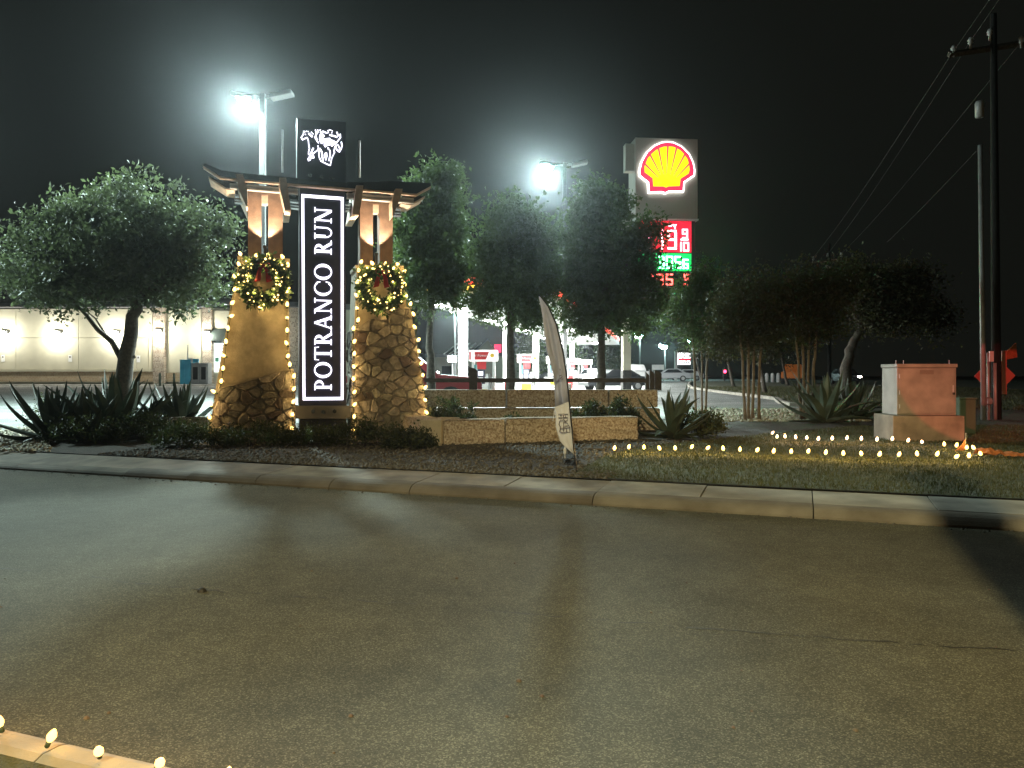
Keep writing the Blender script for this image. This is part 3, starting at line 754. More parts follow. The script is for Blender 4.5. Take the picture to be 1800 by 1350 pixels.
def B(px, py, Y, rx, rz, ry=None):
    """crown lobe: centre pixel, distance, radii in photo px"""
    c = P(px, py, Y); return (c.x, c.y, c.z, rx/F*Y, (ry or rx*.9)/F*Y, rz/F*Y)
# left live oak
YT = 20.5
tree('live_oak', [Gp(214,700,.2) if False else P(214,742,YT), P(219,680,YT), P(223,625,YT), P(232,570,YT), P(240,530,YT-.2)], .25,
     [B(90,450,YT,88,95), B(160,405,YT+.4,80,78), B(250,390,YT,85,78), B(330,425,YT-.3,75,82), B(205,470,YT-.6,120,75), B(300,490,YT+.3,95,62), B(60,490,YT+.5,62,52), B(385,420,YT,30,50), B(120,510,YT-.8,80,32)],
     640, 68, .115, M['oakleaf'], M['bark'], 'broad grey green oak with one dead side limb behind the agaves', 41, limbs=18, crad=.33,
     extra=[([P(214,632,YT), P(196,600,YT-.1), P(172,580,YT-.2), P(150,552,YT-.3), P(128,530,YT-.3)], .085, .04), ([P(190,595,YT-.1), P(168,560,YT), P(150,545,YT)], .03, .012),
            ([P(222,610,YT), P(234,627,YT), P(236,630,YT)], .09, .05)])
# three trees behind the rail fence
def gtree(px, Y, py_top, blobs, label, seed, n=520, bm_='bark', r=.17, leaf=.13):
    g = Vector(((px-CX)/F*Y, Y, gz(0, Y)))
    return tree('shade_tree', [g, P(px, 660, Y), P(px-1, 610, Y), P(px+2, py_top, Y)], r, blobs, n, 54, leaf, M['elmleaf'], M[bm_], label, seed, group='shade trees behind the rail fence', limbs=10, crad=.32)
gtree(757, 25.5, 500, [B(770,340,25.5,52,58), B(735,420,25.5,42,70), B(785,430,25.2,46,75), B(740,500,25,48,55), B(790,500,25.4,45,50), B(705,480,25.6,22,60)], 'tallest leafy tree rising beside the curved stone pillar', 51, 540)
gtree(897, 24.5, 510, [B(905,400,24.5,48,52), B(880,445,24.3,50,60), B(940,440,24.6,46,60), B(865,500,24.4,46,50), B(925,510,24.2,60,50), B(895,470,24.8,60,60), B(850,540,24.4,30,34), B(930,555,24.4,40,26)], 'dark leafy tree between the other two, under the lamp', 52, 520)
gtree(1057, 25.0, 510, [B(1055,370,25,52,52), B(1030,420,25,48,60), B(1100,420,25.1,56,52), B(1050,480,24.8,62,60), B(1110,495,25,52,55), B(1010,500,25,36,55), B(1065,540,25,75,40), B(1140,410,24.8,28,40), B(1145,470,24.8,30,45), B(1150,520,24.8,30,35), B(1035,572,25,50,26), B(1110,565,25,50,26)], 'leafy tree partly hiding the fuel price sign', 53, 600)
# multi stem crape myrtles
def myrtle(xs, Y, ybase, ytop, blobs, label, seed, n=330, lm='myrtleleaf', r=.05):
    ch = []; g0 = gz(0, Y)
    for i, x in enumerate(xs):
        b = Vector(((x-CX)/F*Y, Y+.12*((i % 3)-1), g0)); dx = (i-(len(xs)-1)/2)*3.2
        ch.append([b, P(x+dx*.15, 690, b.y), P(x+dx*.5, 640, b.y), P(x+dx*1.3, 600, b.y), P(x+dx*2.2, ytop, b.y)])
    return tree('multi_stem_tree', ch, [r*rnd.uniform(.8,1.2) for _ in xs], blobs, n, 46, .085, M[lm], M['bark_pale'], label, seed, group='multi stem trees by the driveway', limbs=8, crad=.33, lr=.5)
myrtle([1308,1316,1324,1333], 23.0, 738, 540, [B(1320,520,23,52,42), B(1290,555,23,45,45), B(1355,550,23,42,48), B(1320,590,23,50,30), B(1265,600,23,22,35)], 'multi stem tree nearer the limestone wall, standing in river stones', 61, 360)
myrtle([1406,1413,1420,1428], 23.2, 738, 535, [B(1415,510,23.2,50,48), B(1385,545,23.2,42,42), B(1450,540,23.2,48,50), B(1425,585,23.2,45,30), B(1475,500,23.4,45,38)], 'multi stem tree beside the pale agave', 62, 360)
myrtle([1222,1234,1241], 26.0, 715, 530, [B(1225,510,26,40,46), B(1195,550,26,38,40), B(1250,545,26,40,48), B(1225,590,26,45,28), B(1280,530,26,32,36)], 'multi stem tree glowing green under the price sign', 63, 340, lm='elmleaf')
# oak beyond, with a leaning trunk
YO = 33
tree('oak_tree', [Vector(((1478-CX)/F*YO, YO, gz(0,YO))), P(1483,660,YO), P(1492,625,YO), P(1500,600,YO), P(1515,575,YO)], .27,
     [B(1530,520,YO,62,45), B(1580,520,YO,62,40), B(1490,500,YO,55,35), B(1620,560,YO,55,30), B(1540,570,YO,55,25), B(1600,490,YO+1,40,30)], 420, 48, .14, M['myrtleleaf'], M['bark'], 'spreading oak with a leaning trunk behind the pale agave', 71, limbs=10, crad=.5)
# slim dark trees on the island and beyond
for i, (px, Y, h, w, lab) in enumerate([(1345,46,110,40,'slim leaning tree on the far lawn right of the red signal'), (1290,60,80,34,'small dark tree on the far lawn beside the red signal'), (1385,66,75,38,'small dark tree behind the driveway apex'), (1235,75,60,40,'low dark tree at the far end of the driveway')]):
    b = Vector(((px-CX)/F*Y, Y, gz(0,Y)))
    tree('small_tree', [b, P(px-6,655,Y), P(px-12,625,Y)], .14, [B(px-10,610,Y,w,28), B(px+12,590,Y,w*.8,26), B(px-20,585,Y,w*.7,24)], 120, 30, .2, M['myrtleleaf'], M['bark'], lab, 80+i, group='small trees on the far lawn', limbs=5, crad=.6)
for i, (px, Y, rx, rz, lab) in enumerate([(1072,95,26,36,'bright lit tree beyond the fuel pumps near the beige leg'), (1000,100,30,40,'lit green tree beyond the canopy columns'), (935,92,14,40,'slim tree strung with pale lights beyond the pumps')]):
    b = Vector(((px-CX)/F*Y, Y, gz(0,Y)))
    tree('lot_tree', [b, P(px,655,Y), P(px,640,Y)], .16, [B(px,628,Y,rx,rz*.7), B(px-8,612,Y,rx*.7,rz*.5), B(px+10,638,Y,rx*.7,rz*.45)], 130, 30, .3, M['farleaf'], M['bark'], lab, 90+i, group='lit trees beyond the pumps', limbs=5, crad=.8)

# wreaths hung on the pillars
def wreath(px, py, label, seed):
    root = mroot('wreath', label=label, cat='wreath', group='lit wreaths on the pillars'); g = random.Random(seed)
    ca, cz = ml(px, py, FD-.06); yc = FD-.04; RR = .405; cs = []
    for i in range(230):
        a = 2*math.pi*i/230; r_ = RR+g.gauss(0,.055); cs.append((ca+math.cos(a)*r_, yc-abs(g.gauss(0,.06))-.02, cz+math.sin(a)*r_))
    V, Fq = leaf_cloud(cs, [.075]*len(cs), 13, .10, seed, 0., 1.)
    V[:,1] = np.minimum(V[:,1], FD+.07)
    inst('greenery', np_mesh('greenery', V, Fq, M['wreath']), root)
    q = MB(); q.tube([(ca+math.cos(2*math.pi*i/24)*RR, yc-.02, cz+math.sin(2*math.pi*i/24)*RR) for i in range(25)], .055, 7); q.build('wreath_ring', M['wreath'], root)
    for i in range(62):
        a = g.uniform(0, 6.283); r_ = RR+g.uniform(-.15,.15); inst('bulb', WBM, root, loc=(ca+math.cos(a)*r_, yc-.10-g.random()*.07, cz+math.sin(a)*r_), rot=(g.uniform(0,3),g.uniform(0,3),0), scale=g.uniform(1.0,1.9))
    for i in range(10):
        a = 6.283*i/10+.3; point('bulb_glow', (ca+math.cos(a)*(RR+(.12 if i % 2 else -.1)), yc-.14, cz+math.sin(a)*(RR+(.12 if i % 2 else -.1))), 2.6, (1,.66,.22), .04, root)
    bx, bz, by = ca+.0, cz+.33, yc-.17
    for s_ in (-1, 1):
        q = MB(); n = 8; vs = []
        for i in range(n+1):
            u = i/n; x = bx+s_*(.02+.12*u+.02*math.sin(u*5)); z = bz-.02-.30*u; w_ = .035+.025*u; y = by-.02*math.sin(u*6)
            vs += [(x-w_, y, z), (x+w_, y-.012, z)]
        vs[-2] = (vs[-2][0], vs[-2][1], vs[-2][2]-.03)
        q.add(vs, [(2*i,2*i+1,2*i+3,2*i+2) for i in range(n)]); o = q.build('ribbon_tail', M['ribbon'], root, smooth=True); md = o.modifiers.new('solid','SOLIDIFY'); md.thickness = .006
        q = MB(); pts = [(bx+s_*.12*math.sin(t)*1.1, by-.03-.03*math.sin(2*t), bz+.06*math.sin(2*t)*.8) for t in [math.pi*i/10 for i in range(11)]]
        vs = []
        for x, y, z in pts: vs += [(x, y-.03, z), (x, y+.03, z)]
        q.add(vs, [(2*i,2*i+1,2*i+3,2*i+2) for i in range(10)]); o = q.build('bow_loop', M['ribbon'], root, smooth=True); md = o.modifiers.new('solid','SOLIDIFY'); md.thickness = .006
    MB().bevbox(bx-.035,by-.05,bz-.035,bx+.035,by,bz+.035,.012).build('bow_knot', M['ribbon'], root)
    return root
M['ribbon'] = mat('red_ribbon', (.36,.015,.02), .45, .15, 8)
wreath(463, 496, 'lit wreath with red bow on the pillar with the low stone base', 401)
wreath(669, 506, 'lit wreath with red bow above the curved stonework', 402)

# low shrubs
def shrub(px, py, Y, rx, rz, label, seed, n=46, nper=46, leaf=.05, lm='shrubleaf', crad=.13, up=.6, name='low_shrub', group='low shrubs in the planting bed'):
    base = Vector(((px-CX)/F*Y, Y, gz(0,Y))); root = empty(name, base, label=label, cat='shrub', group=group)
    rxm = rx/F*Y; rzm = rz/F*Y; g = random.Random(seed)
    cs = []
    for _ in range(n):
        a = g.uniform(0, 6.28); r_ = math.sqrt(g.random()); h = math.sqrt(max(0, 1-r_*r_))*g.uniform(.35, 1.05)
        cs.append((math.cos(a)*r_*rxm, math.sin(a)*r_*min(rxm*.8, .9), max(.03, h*rzm)))
    V, Fq = leaf_cloud(cs, [crad]*len(cs), nper, leaf, seed, up)
    V[:,2] = np.maximum(V[:,2], .004)
    inst('foliage', np_mesh('foliage', V, Fq, M[lm]), root)
    q = MB()
    for c in cs[:14]: q.tube([(0,0,0), (c[0]*.5, c[1]*.5, c[2]*.7), c], [.012,.008,.004], 5)
    q.build('stems', M['bark'], root)
    return root
shr = [(330,800,15.2,55,36,'low dark shrub spreading under the agaves'), (150,800,16.2,75,40,'dark low shrub at the kerb below the largest agave'), (445,792,15.6,72,34,'low shrub before the low stone pillar base'), (545,795,15.6,50,24,'small golden lit shrub before the sign plinth'),
       (640,790,15.4,68,40,'fuller green shrub before the curved stone pillar'), (720,795,15.0,42,26,'small flowering shrub at the end of the limestone wall'), (255,780,16.8,60,40,'dark shrub between the two big agaves')]
for i, (px, py, Y, rx, rz, lab) in enumerate(shr): shrub(px, py, Y, rx, rz, lab, 100+i, n=80)
for i, (px, Y, rx, rz, lab) in enumerate([(795,17.4,48,50,'wispy round shrub between the two limestone walls, nearest the pillar'), (1040,18.0,42,38,'wispy shrub between the limestone walls behind the banner'), (1090,18.2,30,42,'dark wispy shrub at the far end of the limestone bed'), (905,17.8,36,20,'lowest wispy shrub between the limestone walls')]):
    shrub(px, 0, Y, rx, rz*1.35, lab, 120+i, n=80, nper=44, leaf=.07, crad=.1, up=1.2)
shrub(1230, 0, 17.6, 46, 36, 'wispy brown shrub at the foot of the dark agave', 130, n=60, leaf=.08, up=1.3)
shrub(75, 0, 19.5, 32, 55, 'thin pale shrub seen against the bright car park', 131, n=30, nper=30, leaf=.05)

# ------------------------------------------------------------------ agaves
def agave_leaf_mesh(curl, wmax, m):
    q = MB(); n = 9; vs = []
    x = z = 0.; ang = 0.
    for i in range(n+1):
        u = i/n; w = wmax*(.62+.75*u-1.37*u**2.2) if u < 1 else .003
        w = max(w, .004)
        th = .045*(1-u)+.004
        a = curl*u*u; x = u*math.cos(a*.5); z = u*math.sin(a*.5)
        ch = w*.38*(1-u*.4)
        vs += [(x, -w, z+ch), (x, 0, z), (x, w, z+ch), (x, 0, z-th)]
    fs = []
    for i in range(n):
        b = i*4
        for j in range(4): fs.append((b+j, b+(j+1) % 4, b+4+(j+1) % 4, b+4+j))
    fs += [(3,2,1,0), (n*4, n*4+1, n*4+2, n*4+3)]
    q.add(vs, fs); return q.mesh('leaf', m, False)
AL = {k: [agave_leaf_mesh(c, w, M[k]) for c, w in ((.0,.105),(.35,.125),(-.45,.11),(.2,.095))] for k in ('agave','agave_dark')}
def agave(px, Y, length, n, label, seed, mk='agave', rz=0, spread=1.0, dx=0):
    base = Vector(((px-CX)/F*Y, Y, gz(0,Y))); root = empty('agave', base, rz, label=label, cat='agave', group='agaves in the planting beds'); g = random.Random(seed)
    for i in range(n):
        u = i/(n-1); el = R(82-78*u**1.15*spread + g.gauss(0,4)); az = i*2.39996+g.gauss(0,.15)
        L_ = length*(.78+.3*math.sin(u*2.6))*g.uniform(.85,1.12)
        r0 = .03+.10*u
        o = inst('leaf', g.choice(AL[mk]), root, loc=(math.cos(az)*r0, math.sin(az)*r0, .03+.12*(1-u)))
        o.rotation_mode = 'XYZ'; o.rotation_euler = (g.gauss(0,.12), -el, az); o.scale = (L_, L_*g.uniform(.9,1.2), L_)
    return root
agave(92, 16.8, 1.28, 30, 'leftmost agave with long low blades over the kerb', 201, 'agave_dark')
agave(205, 17.4, 1.52, 34, 'largest agave, upright blades before the oak trunk', 202, 'agave')
agave(150, 16.6, 1.05, 24, 'dark crowded agave between the two bigger ones', 203, 'agave_dark')
agave(318, 18.6, 1.25, 28, 'agave standing before the blue ice freezer', 204, 'agave_dark')
agave(268, 18.0, .95, 20, 'small agave half hidden right of the oak trunk', 205, 'agave_dark')
agave(1182, 17.2, 1.08, 24, 'dark agave at the end of the limestone wall', 206, 'agave_dark')
agave(1450, 22.2, 1.42, 26, 'pale blue green agave beside the multi stem tree', 207, 'agave')
agave(1498, 23.4, 1.25, 30, 'dark drooping agave right of the pale one', 208, 'agave_dark')

# ------------------------------------------------------------------ limestone walls
def rough_block(parent, p0, p1, depth, z0, z1, m, seed, amp=.018, top_m=None):
    """block with a quarried (uneven) face between ground points p0 and p1"""
    p0 = Vector(p0); p1 = Vector(p1); d = (p1-p0); L_ = d.length; d.normalize(); n = Vector((-d.y, d.x, 0))
    bm = bmesh.new(); bmesh.ops.create_cube(bm, size=1)
    for v in bm.verts: v.co = Vector((0 if v.co.x < 0 else L_, 0 if v.co.y < 0 else depth, z0 if v.co.z < 0 else z1))
    bmesh.ops.bevel(bm, geom=bm.edges[:], offset=.015, segments=1, affect='EDGES')
    bmesh.ops.subdivide_edges(bm, edges=bm.edges[:], cuts=3, use_grid_fill=True)
    g = random.Random(seed)
    for v in bm.verts:
        k = 1 if (v.co.y < .02) else .35
        v.co += Vector((g.gauss(0,.3), g.gauss(0,1), g.gauss(0,.35)))*amp*k
    q = bm.verts[:]
    for v in q: w = p0+d*v.co.x+n*v.co.y; v.co = Vector((w.x, w.y, v.co.z))
    me = bpy.data.meshes.new('block'); bm.to_mesh(me); bm.free(); me.materials.append(m)
    return inst('block', me, parent)
fw = empty('limestone_wall', label='low front wall of rough limestone blocks behind the banner', cat='stone wall')
def g2(px, py): g = Gp(px, py, .19); return Vector((g.x, g.y, 0))
fy = lambda px: 779-(px-779)*.030
cuts = [779, 888, 999, 1122]
for i in range(3): rough_block(fw, g2(cuts[i]+.8, fy(cuts[i])+3), g2(cuts[i+1]-.8, fy(cuts[i+1])+3), .42, .15, .69+.01*(i % 2), M['block'], 300+i)
rough_block(fw, g2(739,782), g2(775.5,783), 1.1, .15, .70, M['block_smooth'], 310, .004)
rough_block(fw, g2(701,768), g2(738,781.5), .5, .15, .71, M['block'], 311, .014)
bw = empty('limestone_wall', label='taller back limestone wall under the rail fence', cat='stone wall')
YB = 19.6
def b2(px, dy=0): return Vector(((px-CX)/F*(YB+dy), YB+dy, 0))
for i, (a, b_) in enumerate([(740,889),(891,1069),(1071,1156)]): rough_block(bw, b2(a), b2(b_), .5, .785, 1.235, M['block'], 320+i, .012)
for i, (a, b_) in enumerate([(735,830),(832,985),(987,1160)]): rough_block(bw, b2(a,-.1), b2(b_,-.1), .55, .15, .76, M['block'], 330+i, .014)
lw = empty('limestone_wall', label='short limestone block between the agave and the low pillar base', cat='stone wall')
rough_block(lw, Vector(((285-CX)/F*18, 18, 0)), Vector(((364-CX)/F*18, 18.0, 0)), .45, .15, .62, M['block'], 340)

# rail fence
fe = empty('rail_fence', label='dark timber rail fence with chamfered posts on the limestone wall', cat='fence')
YF = 19.95
def fpost(px, w, ytop, dy=0, chamfer=1):
    x0, x1 = (px-w-CX)/F*(YF+dy), (px+w-CX)/F*(YF+dy); z1 = CH+(HY-ytop)/F*YF; q = MB()
    pl = [(x0,1.21),(x1,1.21),(x1,z1-.1),(x1-.06 if chamfer > 0 else x1,z1 if chamfer < 0 else z1-.04),(x0,z1)] if chamfer > 0 else [(x0,1.21),(x1,1.21),(x1,z1),(x0+.06,z1-.02),(x0,z1-.1)]
    slab(q, pl, YF+dy-.08, YF+dy+.08); q.build('post', M['wood_dark'], fe)
fpost(832, 7.0, 645); fpost(1137.5, 3.0, 653); fpost(1145.5, 4.2, 650, .1); fpost(1156, 6.0, 650, .25, 1)
q = MB(); x0, x1 = (746-CX)/F*YF, (1136-CX)/F*YF; q.box(x0, YF-.045, CH-12.2/F*YF, x1, YF+.03, CH-4.8/F*YF); q.build('rail', M['wood_dark'], fe)

# ------------------------------------------------------------------ feather banner
M['flagcloth'] = mat('banner_cloth', (.44,.44,.53), .5, .1, 6)
M['flagwhite'] = mat('banner_white', (.78,.77,.77), .7, .06, 6)
for k_ in ('flagcloth', 'flagwhite'):
    nt = M[k_].node_tree; b = nt.nodes['Principled BSDF']; t_ = nt.nodes.new('ShaderNodeBsdfTranslucent'); t_.inputs[0].default_value = (.55,.55,.62,1); x_ = nt.nodes.new('ShaderNodeMixShader'); x_.inputs[0].default_value = .35
    nt.links.new(b.outputs[0], x_.inputs[1]); nt.links.new(t_.outputs[0], x_.inputs[2]); nt.links.new(x_.outputs[0], nt.nodes['Material Output'].inputs[0])
M['ink'] = mat('banner_ink', (.10,.08,.09), .7, .1, 6)
YFL = 11.2
fl_ = empty('feather_banner', P(1014,828,YFL), label='tall leaning feather banner, grey above and white below', cat='banner')
fb = fl_.location
pole = [(1015,838),(1010,800),(1004,740),(998,680),(990,620),(978,570),(962,535),(946,517)]
q = MB(); q.tube([P(x, y, YFL)-fb for x, y in pole], [.013]*6+[.009,.005], 8); q.build('pole', M['black'], fl_)
le = [(947,521),(951,540),(955,565),(960,595),(966,625),(972,655),(975,690),(976,715),(977,750),(984,775),(992,784),(1008,798)]
re = [(949,521),(963,540),(975,566),(983,592),(990,622),(995,652),(998,682),(1000,706),(1003,735),(1006,760),(1008,780),(1010,799)]
def cloth(i0, i1, m, nm, off=0):
    q = MB(); vs = []; nx = 8; g = random.Random(5)
    for i in range(i0, i1+1):
        for j in range(nx+1):
            u = j/nx; x = le[i][0]+(re[i][0]-le[i][0])*u; y = le[i][1]+(re[i][1]-le[i][1])*u
            rip = .05*math.sin(u*9+i*.5)*(1 if 1 < i < 7 else .35)*math.sin(u*math.pi)
            vs.append(P(x, y, YFL+rip+off)-fb)
    k = i1-i0
    fs = [(i*(nx+1)+j, i*(nx+1)+j+1, (i+1)*(nx+1)+j+1, (i+1)*(nx+1)+j) for i in range(k) for j in range(nx)]
    q.add(vs, fs); o = q.build(nm, m, fl_, smooth=True)
    md = o.modifiers.new('solid', 'SOLIDIFY'); md.thickness = .004; md.offset = 0
cloth(0, 7, M['flagcloth'], 'cloth'); cloth(7, 11, M['flagwhite'], 'lower_panel')
# loose folded flap over the middle of the cloth
q = MB(); fp = [(954,560),(961,575),(966,600),(974,630),(980,650),(983,664),(977,674),(970,650),(962,620),(957,590)]
vs = [P(x, y, YFL-.07-.03*(i % 2))-fb for i, (x, y) in enumerate(fp)]; q.add(vs, [(0,1,9),(1,2,8,9),(2,3,7,8),(3,4,6,7),(4,5,6)])
o = q.build('loose_flap', M['flagcloth'], fl_, smooth=True); md = o.modifiers.new('solid', 'SOLIDIFY'); md.thickness = .004
q = MB()
def ink(pts, w=.008):
    pp = [P(930+x*110/437, 500+y*340/1350, YFL-.035)-fb for x, y in pts]; q.tube(pp, w*.7, 5)
for pts in ([(205,905),(270,905),(272,930),(205,930)], [(222,912),(222,926)], [(240,912),(240,926)], [(256,912),(256,926)], [(215,945),(228,952),(240,943),(255,955),(270,945)], [(215,950),(208,975),(222,1000),(212,1028)],
            [(240,960),(262,965),(280,985),(240,990),(240,960)], [(215,1005),(285,1000)], [(240,990),(240,1028)], [(262,1000),(262,1030)], [(215,1030),(240,1034),(262,1030),(285,1032),(284,990)], [(215,590),(218,600)], [(212,640),(225,632),(232,645),(214,660),(238,660)]): ink(pts)
q.build('outline_print', M['ink'], fl_)
q = MB(); q.tube([P(993,783,YFL)-fb, P(993,806,YFL)-fb], .006, 6); q.lathe([(.02,-.06),(.022,0),(.01,.03)], 8, P(993,790,YFL)-fb); q.build('toggle_cord', M['flagwhite'], fl_)
q = MB(); q.tube([P(976,716,YFL)-fb, P(974,728,YFL)-fb, P(972,740,YFL)-fb], .006, 6); q.build('tie_cord', M['flagwhite'], fl_)
# flat board lying by the banner foot
bo = empty('ground_board', Gp(1028,790,.2), R(-8), label='thin board lying on the bed by the banner foot', cat='board')
MB().bevbox(-.05,-.05,.0,.42,.06,.03,.006).build('plank', M['wood_dark'], bo)

# ------------------------------------------------------------------ utility cabinet
YC = 16.4
cb = empty('utility_cabinet', Vector(((1633-CX)/F*YC, YC, .19)), R(-4), label='beige metal utility cabinet glowing red on a concrete plinth', cat='utility cabinet')
k = YC/F
M['greencab0'] = mat('vent_shadow_metal', (.12,.10,.08), .6, .1, 2)
M['cabinet'] = mat('cabinet_paint', (.20,.18,.155), .5, .22, 3, .08, detail=10)
MB().bevbox(-61*k, 0, -.05, 61*k, 1.05, .55, .02).build('plinth', M['concrete_old'], cb)
MB().bevbox(-50*k, .12, .552, 51*k, .92, 1.58, .012).build('body', M['cabinet'], cb)
MB().bevbox(-51.5*k, .09, 1.583, 52.5*k, .95, 1.66, .01).build('lid', M['cabinet'], cb)
MB().bevbox(-46*k, .1, .60, 47*k, .118, 1.55, .006).build('door', M['cabinet'], cb)
for x in (-46,-33,46): 
    q = MB(); q.tube([(x*k,.3,1.66),(x*k,.3,1.74)], .008, 6); q.build('lifting_eye', M['galv'], cb)
MB().bevbox(44*k, .085, 1.05, 46*k, .0995, 1.2, .003).build('handle', M['galv'], cb)
for z in (.7, 1.0, 1.35):
    q = MB(); q.tube([(-46.6*k,.1,z),(-46.6*k,.1,z+.09)], .012, 6); q.build('hinge', M['galv'], cb)
for i in range(5): MB().box(-12*k,.094,1.44+i*.018,12*k,.0995,1.45+i*.018).build('vent_slot', M['greencab0'], cb)
MB().bevbox(43.4*k,.06,1.0,46.4*k,.0995,1.045,.005).build('padlock', M['bolt'], cb)
M['greencab'] = mat('green_cabinet_paint', (.10,.14,.09), .6, .15, 2)
g0 = Vector(((1702-CX)/F*18.2, 18.2, gz(0,18.2)))
gc = empty('utility_cabinet', g0, R(12), label='dark green pedestal cabinet half behind the beige one', cat='utility cabinet')
MB().bevbox(-.23, 0, -.02, .22, .5, .83, .02).build('body', M['greencab'], gc); MB().bevbox(-.25,-.02,.832,.24,.52,.87,.01).build('lid', M['greencab'], gc)
q = MB(); q.tube([(-.30,-.15,0),(-.28,-.15,.28)], .02, 8); q.build('marker_whip', M['yellow'], gc)

# orange mesh, little marker flag
M['orange'] = mat('orange_plastic', (.42,.15,.055), .6, .25, 12, objvar=0)
g = Gp(1760,802,.2); om = empty('safety_mesh', g, label='crumpled orange safety mesh on the lawn by the lights', cat='safety mesh')
q = MB(); nx, ny = 14, 6; gg = random.Random(12); vs = []
for i in range(nx+1):
    for j in range(ny+1):
        u, v = i/nx, j/ny; wd = .42*(1-.75*u)*(.6+.4*math.sin(u*3)); 
        vs.append((-.42+u*.95, (v-.5)*wd-.22*u, .015+abs(gg.gauss(0,.035))*(1-.5*u)+.10*math.sin(v*math.pi)*(1-u)))
fs = [(i*(ny+1)+j, (i+1)*(ny+1)+j, (i+1)*(ny+1)+j+1, i*(ny+1)+j+1) for i in range(nx) for j in range(ny)]
o = q.add(vs, fs).build('netting', M['orange'], om); md = o.modifiers.new('solid', 'SOLIDIFY'); md.thickness = .006
g = Gp(1697,793,.2); mf = empty('marker_flag', g, label='small orange wire marker flag in the lawn', cat='flag')
q = MB(); q.tube([(0,0,0),(.01,0,.34)], .004, 5); q.build('wire', M['galv'], mf)
q = MB(); q.add([(.01,0,.24),(.005,0,.02),(-.19,.01,.0),(-.13,-.02,.07),(-.06,.01,.12)], [(0,4,3,2,1)]); o = q.build('flag', M['orange'], mf); md = o.modifiers.new('solid','SOLIDIFY'); md.thickness = .003

# ------------------------------------------------------------------ utility poles, wires, road signs
YP = 23.5
def Xp(px, Y): return (px-CX)/F*Y
up_ = empty('utility_pole', Vector((Xp(1752,YP), YP, gz(0,YP))), label='near wooden utility pole with pale conduit and crossarm', cat='utility pole')
b0 = up_.location
MB().tube([(0,0,-.1),(-.05,0,6),(-.1,0,12.4)], [.14,.115,.09], 12).build('shaft', M['pole_wood'], up_, smooth=True)
ca = [P(1668,96,YP)-b0, P(1812,74,YP+.3)-b0]
q = MB(); q.tube(ca, [.1,.1], 4); q.build('crossarm', M['bark'], up_)
for px, py in ((1676,84),(1706,70),(1740,55),(1795,68)):
    p = P(px, py, YP)-b0; q = MB(); q.lathe([(.03,-.28),(.04,-.12),(.08,-.1),(.06,-.04),(.09,-.02),(.05,.06),(.02,.08)], 10, p); q.build('insulator', M['galv'], up_, smooth=True)
q = MB(); q.tube([P(1729,738,YP-.3)-b0, P(1727,560,YP-.3)-b0, P(1723,255,YP-.3)-b0], [.075,.072,.065], 10); q.build('conduit', M['galv'], up_, smooth=True)
q = MB(); q.tube([P(1722,206,YP-.3)-b0, P(1722,182,YP-.3)-b0, P(1722,178,YP-.3)-b0], [.12,.13,.1], 12); q.build('cutout', M['galv'], up_, smooth=True)
q = MB(); q.tube([P(1738,738,YP-.25)-b0, P(1737,620,YP-.25)-b0], .045, 8); q.build('riser_pipe', M['galv'], up_, smooth=True)
q = MB(); q.tube([P(1750,738,YP-.35)-b0, P(1749,638,YP-.35)-b0], .05, 8); q.build('riser_pipe', M['galv'], up_, smooth=True)
q = MB(); q.box(-.42,-.34,CH+24/F*YP-b0.z,-.3,-.28,CH+42/F*YP-b0.z); q.build('marker_plate', M['white'], up_)
q = MB(); q.tube([P(1733,705,YP-.35)-b0, P(1741,705,YP-.35)-b0], .12, 8); q.build('meter_base', M['galv'], up_)
Y2 = 66
p2 = empty('utility_pole', Vector((Xp(1458,Y2), Y2, gz(0,Y2))), label='distant wooden utility pole rising above the dark trees', cat='utility pole')
MB().tube([(0,0,0),(0,0,12.2)], [.16,.11], 10).build('shaft', M['pole_wood'], p2, smooth=True)
q = MB(); q.tube([P(1428,461,Y2)-p2.location, P(1479,455,Y2)-p2.location], .1, 4); q.build('crossarm', M['bark_pale'], p2)
for px, py in ((1430,456),(1455,450),(1478,449)): q = MB(); q.lathe([(.05,-.1),(.1,0),(.06,.25)], 8, P(px, py, Y2)-p2.location); q.build('insulator', M['galv'], p2)
for lab, a, b_, e in (('overhead wire nearest the lit signs', P(1672,96,YP), P(1430,452,Y2), 1), ('middle overhead wire of the three', P(1706,72,YP), P(1455,446,Y2), 1), ('overhead wire farthest from the lit signs', P(1780,92,YP), P(1479,446,Y2), 1), ('low slack communications wire', P(1716,266,YP), P(1560,425,34), 0)):
    w = empty('overhead_wire', label=lab, cat='wire', group='overhead wires')
    q = MB(); pts = []
    for i in range(13): u = i/12; v = a.lerp(b_, u); v.z -= .5*math.sin(u*math.pi)*(.6 if e else .1); pts.append(v)
    if e:
        d = (a-b_).normalized(); pre = [a+d*t+Vector((0,0,-.01*t)) for t in (30,20,10)]; pts = pre+pts
    q.tube(pts, .009 if e else .007, 5); q.build('cable', M['wood_dark'], w)
YS = 25.0
sg = empty('road_sign', Vector((Xp(1751,YS), YS, gz(0,YS))), label='orange diamond road sign on its stand behind the pole', cat='road sign')
M['sign_orange'] = mat('sign_orange', (.62,.21,.15), .5, .06, 4)
def rel(px, py, Y, r_): return P(px, py, Y)-r_.location
q = MB(); pp = [rel(1713,661,YS,sg), rel(1749,697,YS,sg), rel(1785,660,YS,sg), rel(1749,625,YS,sg)]; slab(q, [(p.x,p.z) for p in pp], 0, .02); q.build('diamond_plate', M['sign_orange'], sg)
q = MB(); slab(q, [(p.x,p.z) for p in [rel(1759.5,693,YS,sg), rel(1768,693,YS,sg), rel(1768,616,YS,sg), rel(1759.5,617,YS,sg)]], -.05, -.02); q.build('brace', M['sign_orange'], sg)
